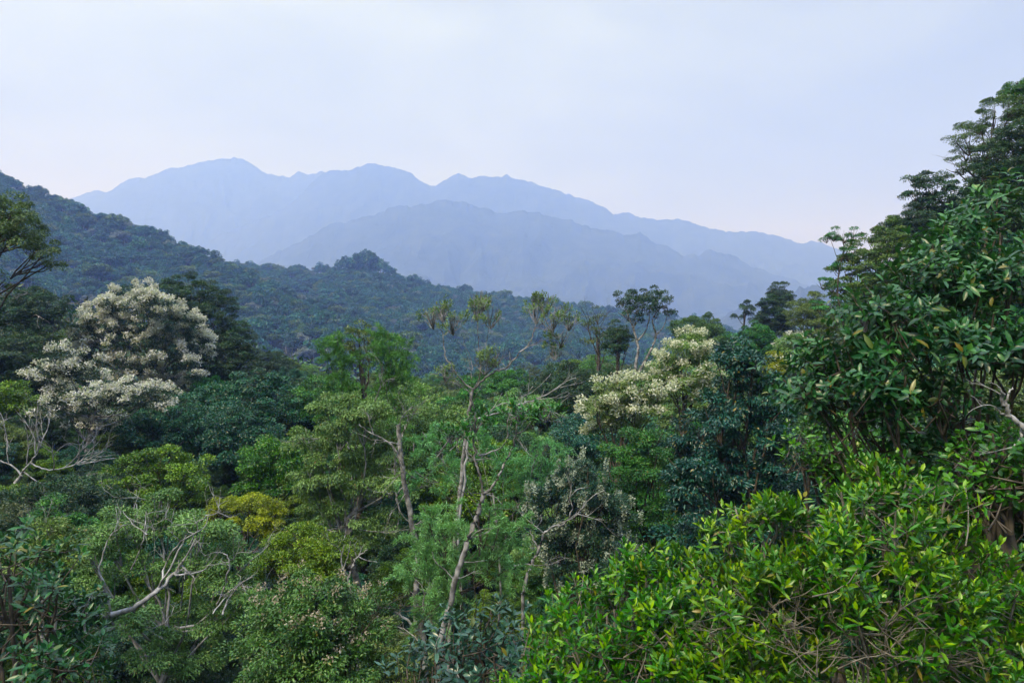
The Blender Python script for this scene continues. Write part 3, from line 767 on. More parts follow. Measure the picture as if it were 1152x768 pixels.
tuft_tree('dead_tree', 'bare pale grey limbs spreading sideways right of the slender tufted emergent tree', 19.5,
          [([(515, 600), (522, 540), (526, 500), (531, 474)], .05, .035), ([(531, 474), (545, 468), (562, 464), (581, 456), (600, 450), (618, 442), (636, 430), (648, 425)], .034, .01), ([(545, 466), (560, 456), (575, 451), (600, 440), (620, 420)], .018, .006),
           ([(581, 457), (600, 462), (622, 458), (640, 446)], .016, .006), ([(565, 463), (580, 468), (598, 466), (612, 470)], .014, .005), ([(570, 460), (572, 450), (568, 440)], .012, .005)],
          [], TUFT, 'mid', 'grey', 32, (512, 640), None,
          twigs=[(600, 450, 0, .8, .3, .8, .012, 2), (618, 442, 0, .7, .5, .8, .012, 2), (575, 458, 0, .6, .5, .7, .01, 2), (600, 462, 0, .8, .1, .7, .012, 2), (590, 452, .2, .7, -.1, .8, .012, 2), (630, 436, 0, .8, .3, .7, .01, 2), (550, 466, 0, .5, .8, .6, .01, 1)])
tuft_tree('leaning_tree', 'thin leaning tree with a pale mottled trunk and forked dark limbs in the middle', 13.4,
          [([(492, 728), (500, 700), (512, 655), (522, 622), (533, 590), (540, 570), (544, 556)], .085, .055), ([(544, 556), (540, 535), (535, 515), (533, 492), (536, 470)], .036, .014), ([(544, 556), (555, 545), (566, 525), (575, 505), (580, 488), (581, 470)], .04, .016),
           ([(537, 522), (528, 510), (520, 500), (510, 492)], .018, .006), ([(538, 512), (552, 508), (564, 503), (571, 490), (570, 478)], .024, .009), ([(580, 488), (590, 484), (600, 472), (610, 468)], .02, .007), ([(545, 556), (556, 558), (566, 568)], .015, .006),
           ([(528, 606), (540, 596), (552, 594)], .014, .006), ([(520, 632), (532, 632), (546, 630)], .014, .006), ([(512, 655), (500, 640), (490, 632), (486, 620)], .016, .006)],
          [(534, 478, 8, 0), (508, 490, 8, .2), (612, 466, 9, .2), (583, 468, 8, -.2)], TUFT | dict(L=.16, W=.05, rs=.14, cover=.7), 'mid', 'pale', 33, (490, 735), 'the thin leaning tree',
          twigs=[(581, 475, 0, .3, 1, .8, .014, 2), (536, 475, 0, -.2, 1, .7, .012, 2), (571, 480, 0, .2, 1, .6, .012, 1), (600, 472, 0, .9, .4, .6, .01, 1), (528, 606, 0, .9, .2, .4, .01, 1), (515, 650, -.1, .9, .1, .4, .01, 1)])
tuft_tree('dead_tree', 'broken grey stump with crooked dead branches beside the leaning tree foot', 15.4,
          [([(478, 740), (476, 715), (474, 695)], .10, .07), ([(474, 712), (462, 700), (448, 690), (430, 682), (410, 679), (388, 680)], .045, .016), ([(490, 720), (484, 690), (482, 665), (486, 640)], .045, .02), ([(474, 700), (470, 680), (462, 665)], .03, .012)],
          [], TUFT, 'mid', 'grey', 34, (478, 745), None,
          twigs=[(478, 690, -.3, -.2, .9, .6, .02, 2), (484, 660, -.2, .2, .9, .7, .016, 2), (474, 715, -.3, .5, .6, .5, .02, 2), (470, 720, -.4, -.5, .3, .5, .02, 2)])
tuft_tree('dead_tree', 'pale dead branches with peeling tips hanging beside the silver-tipped tree', 19,
          [([(588, 668), (596, 640), (606, 618), (612, 600)], .07, .045), ([(612, 600), (622, 592), (634, 588), (644, 572), (640, 560)], .04, .014), ([(606, 618), (600, 606), (596, 596)], .035, .016), ([(600, 636), (588, 634), (576, 638)], .03, .014), ([(634, 588), (650, 578), (664, 560), (680, 552)], .026, .01), ([(640, 560), (650, 550), (662, 548)], .02, .008)],
          [], TUFT, 'mid', 'pale', 35, (586, 680), None,
          twigs=[(622, 592, -.2, .6, .3, .8, .016, 2), (650, 578, -.2, .7, .2, .8, .014, 2), (612, 600, -.2, -.5, .5, .8, .016, 2), (640, 565, -.2, .2, .9, .7, .012, 2), (600, 636, -.3, .8, -.2, .8, .014, 2)])
tuft_tree('dead_tree', 'pale dead branches curling beside the mottled trunk of the big pale olive tree', 23,
          [([(470, 620), (462, 580), (455, 540), (450, 500), (448, 478)], .14, .09), ([(458, 566), (462, 582), (468, 590), (480, 584)], .03, .012), ([(452, 520), (440, 500), (420, 488), (404, 478)], .05, .02), ([(450, 495), (456, 480), (460, 470)], .04, .016), ([(455, 545), (446, 560), (452, 578), (466, 590), (478, 582)], .028, .012)],
          [], TUFT, 'mid', 'pale', 36, (474, 640), None,
          twigs=[(450, 500, -.2, -.6, .5, 1., .02, 2), (453, 530, -.3, -.6, -.4, 1., .018, 2), (448, 482, -.2, .4, .8, 1., .018, 2), (456, 555, -.3, -.3, -.8, .9, .016, 2), (420, 488, 0, -.5, .6, .8, .016, 2)])
tuft_tree('dead_tree', 'pale forked dead branches in the dark gap above the straw-flowered shrub', 17,
          [([(398, 672), (392, 655), (396, 636), (404, 625), (414, 618)], .045, .014), ([(394, 648), (386, 640), (384, 625), (388, 612)], .03, .012), ([(404, 626), (412, 630), (424, 632)], .02, .008), ([(386, 640), (392, 622), (395, 608)], .02, .008)],
          [], TUFT, 'mid', 'pale', 37, (400, 685), None, twigs=[(396, 636, 0, .4, .8, .6, .014, 2), (385, 625, 0, -.4, .8, .6, .014, 2), (392, 655, 0, -.8, .4, .5, .012, 1)])
tuft_tree('dead_tree', 'leafless tree with a haze of fine grey twigs at the left edge', 35,
          [([(12, 560), (16, 545), (22, 538), (26, 530)], .14, .10), ([(26, 530), (34, 520), (42, 508), (44, 495)], .07, .03), ([(24, 534), (14, 524), (4, 520), (-10, 512)], .06, .03), ([(26, 530), (40, 540), (56, 546), (64, 548)], .05, .02), ([(34, 520), (52, 528), (72, 526), (92, 520)], .06, .025), ([(10, 522), (8, 505), (16, 490)], .03, .012)],
          [], TUFT, 'mid', 'grey', 38, (10, 575), 'the leafless grey-twigged tree',
          twigs=[(x, y, dd, vx, vz, 2.1, .032, 2) for x, y, dd, vx, vz in [(42, 510, 0, .5, .8), (44, 498, .3, 0, 1), (40, 512, -.4, -.4, .9), (8, 508, 0, -.2, 1), (0, 520, 0, -.6, .6), (72, 526, 0, .7, .7), (85, 522, .5, .8, .4), (60, 528, -.4, .5, .9), (92, 520, 0, .9, .5), (92, 521, .3, .8, .1), (78, 525, -.5, .7, -.1), (56, 546, 0, .5, -.6), (50, 543, 0, .3, -.8), (64, 548, -.3, .9, .2), (30, 522, 0, .1, 1), (100, 518, .4, .6, .7)]])
tuft_tree('dead_tree', 'crooked pale bare branch standing right below the lower cream-blossomed tree', 47,
          [([(110, 506), (104, 496), (96, 488), (92, 476), (88, 466)], .12, .06), ([(92, 476), (84, 470), (80, 462)], .06, .03), ([(96, 488), (104, 480), (108, 470)], .05, .025)],
          [], TUFT, 'mid', 'pale', 39, (112, 515), None, twigs=[(88, 466, 0, -.2, 1, 1.6, .03, 1), (108, 470, 0, .3, 1, 1.6, .03, 1)])

# ---- middle right
hero('shrub', 'dark blue-green large-leaved shrub at the bottom centre', 'shrub', (468, 604, 684, 800), 9, S('rosette', L=.17, W=.055, rs=.17, cover=1.0, m=9, t1=95), 'silver', 'bark', 41,
     lobes_px=[(545, 715, 30), (515, 735, 30), (575, 735, 30), (545, 760, 40), (500, 770, 34), (590, 770, 34), (470, 780, 36)], anchor='the bottom centre shrub')
hero('rainforest_tree', 'rounded dark tree tipped with silvery grey seed heads', 'tree', (588, 712, 518, 668), 22, S(L=.2, W=.06, rs=.36, cover=1.7, axz=.4), 'silver', 'bark', 42,
     lobes_px=[(640, 545, 22), (662, 540, 20), (620, 562, 20), (680, 560, 20), (650, 575, 26), (690, 582, 20), (612, 590, 18), (630, 605, 24), (668, 608, 26), (698, 612, 14), (640, 640, 24), (680, 640, 22)],
     flowers=dict(mat='ash', frac=3, n=70, size=.075, spread=.24, zmin=-.8, spike=True, rise=.05, even=True, push=.3), anchor='the silver-tipped tree')
hero('shrub', 'small silvery seed-head shrub between the silver-tipped tree and foreground bush', 'shrub', (672, 716, 616, 662), 17, S(L=.14, W=.05, rs=.26, axz=.4), 'silver', 'bark', 43, nl=5, flowers=dict(mat='ash', frac=1., n=26, size=.07, spread=.12, zmin=-.6, spike=True, rise=.04, even=True, push=.2))
hero('rainforest_tree', 'tall narrow green tree with a cauliflower top right of the silver-tipped tree', 'tree', (682, 768, 474, 640), 25, FINE, 'mid', 'bark', 44,
     lobes_px=[(715, 495, 20), (735, 492, 16), (700, 510, 18), (730, 520, 24), (708, 540, 24), (740, 545, 20), (722, 570, 26), (702, 585, 18), (745, 580, 18), (725, 605, 24), (750, 520, 14)], anchor='the tall narrow green tree')
hero('rainforest_tree', 'large dark blue-green tree with a pointed top right of centre', 'tree', (748, 905, 376, 640), 20, S(L=.24, W=.1, rs=.42, cover=1.45, axz=-.5), 'deep', 'bark', 45,
     lobes_px=[(834, 395, 20), (846, 415, 24), (822, 418, 22), (835, 450, 32), (860, 445, 26), (805, 465, 26), (785, 490, 28), (830, 490, 38), (870, 485, 32), (770, 520, 24), (800, 530, 36), (845, 535, 38), (885, 520, 26), (765, 550, 20), (790, 570, 34), (840, 580, 36), (800, 610, 34), (890, 565, 26)], anchor='the large dark blue-green tree')
CREAM = dict(mat='white', sets=[dict(frac=2.2, n=64, size=.14, spread=.34, zmin=-.6, push=.34, even=True), dict(frac=.4, n=20, size=.13, spread=.2, zmin=-.2)])
hero('flowering_tree', 'greenish-white flowering tree behind the large dark blue-green tree top', 'tree', (736, 808, 374, 470), 38, S(L=.2, W=.08, rs=.42, cover=1.5), 'pale', 'bark', 46, 
     lobes_px=[(778, 390, 16), (765, 402, 16), (790, 405, 16), (750, 412, 14), (775, 425, 20), (798, 428, 12), (760, 440, 16), (785, 450, 16), (745, 428, 10)], flowers=CREAM, anchor='the greenish-white flowering tree')
hero('flowering_tree', 'pale flowering tree with a flat spreading crown below the greenish-white one', 'tree', (658, 752, 424, 500), 33, S(L=.2, W=.08, rs=.4, cover=1.5), 'pale', 'bark', 47,
     lobes_px=[(680, 445, 14), (700, 440, 16), (722, 440, 14), (740, 446, 12), (670, 458, 12), (690, 462, 18), (715, 465, 18), (680, 482, 14), (710, 485, 14)], flowers=CREAM, anchor='the pale flat-crowned flowering tree')
hero('flowering_tree', 'small cream flowering tree on the right-hand slope above the big-leaved tree', 'tree', (868, 922, 372, 416), 60, FINE, 'pale', 'bark', 48, nl=6, flowers=dict(mat='cream', frac=.7, n=22, size=.2, spread=.3, zmin=-.3))
hero('shrub', 'small creamy yellow tree at the left edge of the big-leaved tree', 'shrub', (860, 884, 398, 426), 34, FINE, 'gold', 'bark', 49, nl=5, flowers=dict(mat='white', frac=.7, n=20, size=.12, spread=.2, zmin=-.5))
hero('rainforest_tree', 'grey-green round-topped tree behind the greenish-white flowering tree', 'tree', (752, 822, 354, 404), 72, FINE, 'olive', 'bark', 50, nl=9, anchor='the grey-green round tree')
EMT = S(L=.3, W=.13, rs=.5, cover=1.2, lai=1.0)
tuft_tree('emergent_tree', 'emergent tree with twin pale trunks and dark clumped crown against the valley', 58,
          [([(714, 425), (716, 405), (718, 392), (715, 378), (712, 368)], .2, .1), ([(712, 368), (708, 358), (704, 348)], .12, .06), ([(718, 420), (728, 402), (735, 388), (738, 376), (734, 362), (740, 348)], .17, .07), ([(716, 385), (726, 372), (730, 360), (730, 345)], .1, .05), ([(737, 378), (746, 368), (750, 356)], .09, .04), ([(712, 370), (722, 352), (724, 338)], .08, .04), ([(708, 360), (700, 354), (696, 352)], .07, .03)],
          [(706, 350, 9, .5), (715, 342, 10, -.5), (726, 334, 9, 0), (736, 332, 9, .5), (746, 338, 9, -.4), (752, 348, 7, 0), (700, 336, 8, .5), (728, 346, 8, -.6), (714, 358, 7, 0), (738, 352, 6, .3), (709, 333, 7, .2)],
          EMT, 'dark', 'pale', 51, (716, 432), 'the twin-trunked emergent tree')
hero('rainforest_tree', 'dark tufted tree just left of the twin-trunked emergent tree', 'tree', (676, 712, 362, 406), 60, FINE, 'dark', 'bark', 52, nl=7, size=.5)
hero('rainforest_tree', 'thin-leaved olive tree at left of the tufted emergent group', 'tree', (654, 690, 345, 400), 62, S(L=.2, W=.08, rs=.4, cover=.6, lai=.6), 'olive', 'bark', 53, nl=7, size=.35, bare=6, barelen=2.)
hero('rainforest_tree', 'dark rounded tree standing above the far end of the right slope', 'tree', (846, 900, 330, 398), 88, FINE, 'dark', 'bark', 54, nl=9, anchor='the dark rounded slope-end tree')
hero('emergent_tree', 'small dark-topped tree peeking above the far end of the slope', 'tree', (860, 894, 320, 346), 95, FINE, 'dark', 'bark', 55, nl=5, size=.55)
hero('emergent_tree', 'lone thin tree at the far left tip of the right slope', 'tree', (824, 852, 340, 364), 100, FINE, 'dark', 'bark', 56, nl=5, size=.45)
hero('rainforest_tree', 'grey-green tree right of the dark rounded slope-end tree', 'tree', (884, 944, 332, 398), 78, FINE, 'olive', 'bark', 57, nl=9)
hero('rainforest_tree', 'mid green low tree below the slope-end trees', 'tree', (812, 876, 366, 410), 70, FINE, 'mid', 'bark', 58, nl=8)
hero('rainforest_tree', 'feathery dark green tree with thin side branches on the right slope', 'tree', (934, 1036, 258, 342), 46, S(L=.2, W=.09, rs=.42, cover=1.15, flat=.4), 'olive', 'bark', 59,
     lobes_px=[(985, 275, 20), (1010, 270, 20), (965, 285, 18), (950, 305, 16), (990, 300, 24), (1020, 295, 20), (970, 325, 20), (1000, 330, 24), (945, 325, 14), (1000, 258, 14), (968, 300, 14)], anchor='the feathery slope tree')
tuft_tree('rainforest_tree', 'thin open tree with layered twig ends sticking out left from the right slope', 42,
          [([(950, 372), (946, 350), (942, 330), (945, 300), (950, 280), (947, 268)], .09, .03), ([(945, 300), (938, 280), (932, 264)], .03, .012), ([(942, 330), (932, 326), (922, 318)], .03, .012), ([(946, 350), (934, 348), (922, 346)], .03, .012), ([(948, 290), (958, 275), (960, 262)], .03, .012)],
          [(938, 264, 7, 0), (930, 268, 5, .3), (950, 266, 7, .2), (926, 318, 7, 0), (936, 322, 7, .3), (922, 345, 7, 0), (934, 342, 8, -.2), (944, 300, 8, .3), (954, 285, 8, -.3), (940, 360, 10, 0), (960, 262, 6, .1)],
          S(L=.2, W=.09, rs=.35, cover=1.0, lai=.9, flat=.35), 'mid', 'bark', 60, (952, 385))
hero('rainforest_tree', 'dark tree with flat layered side branch on the right slope skyline', 'tree', (1018, 1084, 190, 262), 50, S(L=.22, W=.1, rs=.42, flat=.5, mess=1.2), 'dark', 'bark', 61,
     lobes_px=[(1040, 200, 11), (1030, 218, 11), (1052, 212, 13), (1066, 222, 18), (1048, 232, 18), (1074, 238, 18), (1036, 242, 16), (1056, 252, 20), (1028, 202, 7)], anchor='the layered skyline tree')
hero('rainforest_tree', 'dark rounded tree between the feathery slope tree and skyline tree', 'tree', (990, 1064, 236, 300), 48, FINE, 'dark', 'bark', 62, nl=9)
hero('rainforest_tree', 'fine-leaved airy grey-green tree in flat layers at the right skyline', 'tree', (1062, 1190, 108, 205), 43, S(L=.16, W=.06, rs=.4, cover=.95, lai=.8, flat=.45, mess=1.3), 'olive', 'bark', 63,
     lobes_px=[(1120, 125, 18), (1140, 120, 20), (1100, 142, 18), (1084, 152, 14), (1125, 145, 22), (1080, 172, 14), (1105, 170, 20), (1076, 190, 14), (1095, 195, 18), (1160, 130, 26), (1130, 170, 20)], bare=5, barelen=1.5, anchor='the airy skyline tree')
hero('rainforest_tree', 'dense dark tree filling the right edge below the airy skyline tree', 'tree', (1090, 1230, 138, 262), 38, S(L=.18, W=.075, rs=.42, flat=.62, mess=1.2), 'dark', 'bark', 64,
     lobes_px=[(1150, 155, 24), (1130, 175, 24), (1165, 180, 40), (1115, 200, 22), (1145, 210, 34), (1105, 225, 20), (1125, 240, 30), (1180, 220, 50), (1165, 250, 40)], anchor='the dense right-edge tree')
hero('rainforest_tree', 'topmost small leafy tree at the upper right corner of the slope', 'tree', (1124, 1200, 84, 125), 52, FINE, 'mid', 'bark', 65,
     lobes_px=[(1144, 98, 10), (1136, 108, 10), (1158, 104, 16), (1180, 100, 24), (1150, 116, 14)])

# ---- near right: the big-leaved tree and the bushes
GLOSS = S('rosette', L=.175, W=.058, rs=.15, cover=1.75, m=9, t0=30, t1=105, out=.8, up=.45, droop=.22, twigs=.12, stem=.2)


hero('big_leaved_tree', 'glossy dark green large-leaved tree rising at the right edge', 'tree', (868, 1230, 222, 540), 9, GLOSS, 'glossy', 'bark', 71,
     lobes_px=[(1090, 268, 40, 1), (1130, 250, 44, 1.2), (1050, 295, 40, .6), (1020, 325, 40, .3), (1075, 330, 56, 0), (1135, 320, 60, 0), (990, 355, 36, 0), (1040, 385, 56, -.4), (1105, 390, 60, -.5), (1150, 400, 60, -.5), (975, 395, 40, -.2),
               (940, 415, 38, .2), (905, 425, 30, .6), (985, 440, 50, -.5), (1045, 455, 56, -.6), (925, 455, 36, .3), (890, 445, 22, .8), (960, 480, 40, 0), (1010, 505, 44, 0), (1075, 490, 46, .3), (1160, 330, 60, .5)],
     lean=2.2, tr=.1, anchor='the glossy big-leaved tree')
hero('shrub', 'bright green leafy sapling glowing in the dark gap at the right edge', 'shrub', (1060, 1170, 490, 600), 7.6, S('rosette', L=.12, W=.055, rs=.13, cover=.8, m=8, t1=100), 'shadegreen', 'bark', 72, nl=9, size=.45, anchor='the bright sapling')
hero('shrub', 'mid green shrub between the large dark blue-green tree and big-leaved tree', 'shrub', (888, 975, 478, 560), 12.5, S('rosette', L=.16, W=.055, rs=.2, cover=.9, m=8), 'shadegreen', 'bark', 73, nl=8)
hero('rainforest_tree', 'very dark leafy tree in shade under the big-leaved tree', 'tree', (1000, 1240, 480, 720), 11, S(L=.18, W=.08, rs=.35), 'dark', 'bark', 74, nl=12, size=.45)
tuft_tree('dead_tree', 'pale forked bare branch in front of the big-leaved tree at the right edge', 7.3,
          [([(1180, 540), (1165, 500), (1150, 482), (1138, 468), (1131, 456), (1128, 440)], .055, .02), ([(1138, 470), (1128, 466), (1120, 458)], .025, .01), ([(1131, 458), (1134, 445), (1140, 436)], .02, .008), ([(1150, 482), (1146, 496), (1136, 504)], .022, .008), ([(1128, 442), (1122, 434), (1112, 430)], .012, .005)],
          [], TUFT, 'mid', 'grey', 75, (1185, 560), None, twigs=[(1128, 445, 0, -.5, .7, .3, .008, 1), (1136, 504, 0, -.8, -.2, .3, .007, 1), (1120, 458, 0, -.9, .1, .3, .007, 1)])
BUSH = S('rosette', L=.135, W=.037, rs=.1, toneoff=.07, cover=1.55, m=11, t0=12, t1=76, out=.5, up=.85, droop=.1, twigs=.22, twr=.008, stem=.16, twl=.35)


def tangle(pts):
    def f(rng, tb, lv, base):
        for x, y, d in pts:
            for k in range(4):
                twiggy(rng, tb, at(x + rng.uniform(-14, 14), y + rng.uniform(-8, 14), d) - base, (rng.uniform(-1, 1), rng.uniform(-.6, .3), rng.uniform(-.1, 1)), rng.uniform(.25, .5), .008, 2, 3, 1.0, .1)
    return f


def dead_sprigs(pts):
    def f(rng, tb, lv, base):
        for x, y, d, h, r in pts:
            p = at(x, y, d) - base
            P = pxlimb(tb, base, [(x, y), (x - 2, y - h * .5), (x, y - h)], d, r, r * .7, rng)
            for k in range(5):
                a = rng.uniform(-.9, .9)
                twiggy(rng, tb, P[int(len(P) * rng.uniform(.45, .98))], (a, rng.uniform(-.4, .4), .8), h / F * d * rng.uniform(.35, .6), r * .5, 1, 3, .7, .15)
    return f


hero('shrub', 'bright yellow-green bush in the right foreground with a bare forked twig in its top', 'shrub', (880, 1170, 508, 800), 6.6, BUSH, 'bush', 'twig', 81, tr=.04,
     lobes_px=[(985, 545, 34, .4), (1010, 560, 40, .2), (960, 570, 36, .2), (1045, 585, 44, .3), (930, 600, 36, 0), (1000, 620, 50, -.3), (1080, 630, 48, .2), (950, 655, 46, -.4), (1040, 680, 60, -.4), (1110, 690, 50, .2), (980, 720, 60, -.6), (1070, 750, 70, -.4), (1130, 760, 60, 0), (1150, 700, 40, .5)],
     extra=dead_sprigs([(1008, 655, 6.1, 80, .010)]), bare=3, barelen=.4, anchor='the tall foreground bush')
hero('shrub', 'bright green foreground bush in the middle, below the large dark blue-green tree', 'shrub', (770, 945, 558, 800), 7.0, BUSH, 'bush', 'twig', 82, tr=.04,
     lobes_px=[(835, 582, 26, .3), (860, 590, 30, .2), (815, 605, 28, .2), (895, 600, 30, .1), (790, 640, 34, .2), (850, 635, 42, -.2), (905, 650, 42, -.1), (815, 680, 46, -.3), (875, 700, 54, -.4), (930, 720, 50, -.3), (800, 735, 54, -.4), (860, 770, 60, -.6)],
     extra=tangle([(905, 700, 6.3), (955, 720, 6.1), (985, 740, 5.9), (880, 715, 6.3), (930, 755, 5.9), (900, 740, 6.1), (925, 690, 6.3), (1000, 700, 5.9), (1020, 740, 5.8), (860, 690, 6.4)]), bare=2, barelen=.4, anchor='the middle foreground bush')
hero('shrub', 'low green foreground bush at the left end of the foreground bushes', 'shrub', (575, 800, 622, 820), 7.2, BUSH, 'bush', 'twig', 83, tr=.035,
     lobes_px=[(722, 648, 28, .2), (748, 655, 30, .1), (695, 665, 30, .1), (770, 650, 26, .2), (660, 685, 32, .1), (720, 695, 40, -.2), (765, 700, 40, -.1), (630, 705, 30, .2), (605, 735, 28, .2), (670, 730, 44, -.2), (730, 745, 50, -.4), (620, 770, 44, 0), (780, 760, 46, -.3), (690, 790, 50, -.4)],
     extra=tangle([(700, 745, 6.7), (745, 735, 6.6)]), bare=1, barelen=.4, anchor='the low foreground bush')

# ------------------------------------------------------------------ the other forest trees: a few kinds, copied one by one
rng = np.random.default_rng(2024)


def kind_mesh(key, sp, leafmat, bark, seed, r=(3.6, 3.6, 3.0), cz=6.6, nl=11, size=.46, fl=None, H=10, zmin=-.6):
    g = np.random.default_rng(seed); tb = Tubes(); lv = Leaves()
    lobes = lobes_in(g, (g.normal() * .3, g.normal() * .3, cz), r, nl, size, zmin)
    P = limb(g, tb, (0, 0, -1.5), (0, 0, cz - r[2] * .3), .24, .13, n=8, lift=0, sides=7)
    for c, rr in lobes:
        limb(g, tb, P[-1 - int(g.integers(0, 3))], c, .07, .02, n=6, lift=.2)
    C, O = FILL[sp['kind']](g, lv, lobes, sp, tb)
    parts = [('trunk', tb.mesh(key + '_trunk', M[bark])), ('crown', lv.mesh(key + '_crown', LM[leafmat]))]
    if fl:
        f = Leaves(); fill_flowers(g, f, C, O, **{k: v for k, v in fl.items() if k != 'mat'})
        parts.append(('blossoms', f.mesh(key + '_blossoms', LM[fl['mat']])))
    return parts


SPB = S(L=.27, W=.125, rs=.6); SPF = S(L=.22, W=.095, rs=.5, lai=1.1)
KINDS = {   # look, category, parts, weight
    'mid': ('mid green domed tree', kind_mesh('mid_tree', SPB, 'mid', 'bark', 101), 3),
    'dark': ('dark green rounded tree', kind_mesh('dark_tree', SPF, 'dark', 'bark', 102, nl=14, size=.4), 3),
    'teal': ('blue-green rounded tree', kind_mesh('blue_green_tree', SPB, 'teal', 'bark', 103, nl=13, size=.42), 3),
    'olive': ('olive green tree', kind_mesh('olive_tree', SPF | dict(axz=-.6), 'olive', 'pale', 104, nl=9, size=.42, r=(3.4, 3.4, 2.8)), 3),
    'flat': ('flat-topped layered dark tree', kind_mesh('layered_tree', SPF | dict(flat=.3, cover=1.2), 'dark', 'pale', 105, r=(4.2, 4.2, 2.0), cz=7.4, nl=12, size=.42), 2),
    'lime': ('fresh yellow-green tree', kind_mesh('yellow_green_tree', SPB, 'lime', 'bark', 106, r=(3., 3., 2.8), nl=9), 1),
    'tall': ('narrow upright green tree', kind_mesh('narrow_tree', SPF, 'mid', 'bark', 107, r=(2.4, 2.4, 3.9), cz=6.0, nl=12, size=.42), 2),
    'pale': ('pale grey-green loose tree', kind_mesh('pale_tree', SPF | dict(cover=1.0, lai=.9), 'pale', 'pale', 108, nl=10, size=.4), 2),
    'open': ('thin-crowned brownish tree', kind_mesh('open_tree', SPF | dict(cover=.7, lai=.75), 'rust', 'pale', 109, nl=10, size=.38), 1),
}
LOWK = ['mid', 'dark', 'teal', 'lime', 'olive']
KN = list(KINDS); KW = np.array([KINDS[k][2] for k in KN], float); KW /= KW.sum()

SKY_LIMIT = [(-200, 400), (0, 385), (60, 392), (90, 425), (180, 440), (250, 395), (285, 385), (330, 398), (370, 412), (480, 416), (560, 412), (640, 398), (690, 394), (740, 392), (770, 385), (820, 380),
             (880, 372), (930, 350), (960, 320), (1000, 280), (1050, 240), (1100, 190), (1200, 130)]

cand = []
for d0, d1, sp_ in ((11, 58, 4.7), (58, 185, 5.4)):
    yv = np.arange(d0, d1, sp_)
    for yy in yv:
        wdt = yy * .86 + 4
        for xx in np.arange(-wdt, wdt, sp_):
            cand.append((xx + rng.uniform(-.45, .45) * sp_, yy + rng.uniform(-.45, .45) * sp_, 0))
cand.sort(key=lambda c: c[1])
low = []
for yy in np.arange(9, 64, 2.7):          # low young trees under and between the tall ones
    for xx in np.arange(-yy * .86 - 3, yy * .86 + 3, 2.7):
        low.append((xx + rng.uniform(-1.3, 1.3), yy + rng.uniform(-1.3, 1.3), 1))
cand += low

BW, BH = 288, 192


def ellipse(px, py, rx, ry):
    x0 = int(max(0, (px - rx) / 4)); x1 = int(min(BW, (px + rx) / 4 + 1)); y0 = int(max(0, (py - ry) / 4)); y1 = int(min(BH, (py + ry) / 4 + 1))
    if x1 <= x0 or y1 <= y0:
        return None
    yy, xx = np.mgrid[y0:y1, x0:x1]
    return (slice(y0, y1), slice(x0, x1)), ((xx * 4 + 2 - px) / rx) ** 2 + ((yy * 4 + 2 - py) / ry) ** 2 < 1


hero_m = []
for h in HEROES:
    e_ = ellipse(h[0], h[1], h[2] * .92, h[3] * .92)
    hero_m.append((h, e_))
placed = []; cum = np.zeros(len(hero_m))
for xx, yy, is_low in cand:
    g = float(ground(xx, yy))
    kname = KN[int(rng.choice(len(KN), p=KW))]
    if kname == 'flat' and xx > .42 * yy:
        kname = 'mid'
    if is_low:
        kname = LOWK[int(rng.integers(len(LOWK)))]
    sc_ = rng.uniform(.32, .62) if is_low else rng.uniform(.75, 1.25) * (.86 if yy < 30 else 1.0) * (1.0 if yy < 62 else .84)
    px = 576 + F * xx / yy
    for attempt in range(3):
        Ht = 9.8 * sc_
        top = 384 - F * (g + Ht) / yy
        lim = float(interp(SKY_LIMIT, px)) + 6 * rng.uniform(0, 1)
        if top >= lim:
            break
        sc_ *= max(.55, (384 - lim) * yy / F - g) / Ht if False else .8
    Ht = 9.8 * sc_
    if 384 - F * (g + Ht) / yy < lim - 3 or sc_ < (.25 if is_low else .42):
        continue
    R = 3.5 * sc_; cyp = 384 - F * (g + 6.6 * sc_) / yy; rx = R * F / yy; ry = 3.2 * sc_ * F / yy
    me_ = ellipse(px, cyp, rx, ry)
    if me_ is None:
        continue
    bad = False; hit = []
    for ih, (h, e_) in enumerate(hero_m):
        # too close in space, or standing in front of a tree placed by hand
        hx = (h[0] - 576) / F * h[4]
        hr = h[2] / F * h[4]
        if not is_low and abs(h[4] - yy) < (hr + R) * .62 and abs(hx - xx) < (hr + R) * .62:
            hz_c = (384 - h[1]) / F * h[4]
            if abs(hz_c - (g + 6.6 * sc_)) < h[3] / F * h[4] + 2.4 * sc_:
                bad = True; break
        if h[4] > yy and e_ is not None:
            ov = max(0, min(px + rx, h[0] + h[2]) - max(px - rx, h[0] - h[2])) * max(0, min(cyp + ry, h[1] + h[3]) - max(cyp - ry, h[1] - h[3]))
            if ov > 0:
                hit.append((ih, ov))
            if ov + cum[ih] > (.42 if is_low else .16) * 4 * h[2] * h[3]:
                bad = True; break
    if yy < 26 and 430 < px < 660 and cyp - ry < 700:
        bad = True
    if bad:
        continue
    for ih, ov in hit:
        cum[ih] += ov
    placed.append([xx, yy, g, kname, sc_, px, cyp, rx, ry, me_])

# keep those of which the picture shows something
occ = np.zeros((BH, BW))
allc = sorted([(p[1], p, None) for p in placed] + [(h[4], None, (h, e_)) for h, e_ in hero_m], key=lambda t: t[0])
keep = []; seen_ = []
for d, p, h in allc:
    e_ = p[9] if p is not None else h[1]
    if e_ is None:
        continue
    s_, m_ = e_
    vis = float(((1 - occ[s_]) * m_).sum())
    if p is not None:
        if vis < 5:
            continue
        keep.append(p); seen_.append(vis)
    occ[s_] = 1 - (1 - occ[s_]) * np.where(m_, .22, 1)
print('fillers', len(keep), 'of', len(placed))
keep = [keep[i] for i in sorted(np.argsort(-np.array(seen_))[:298])]

used_labels = {o['label'] for o in bpy.data.objects if o.get('label')}


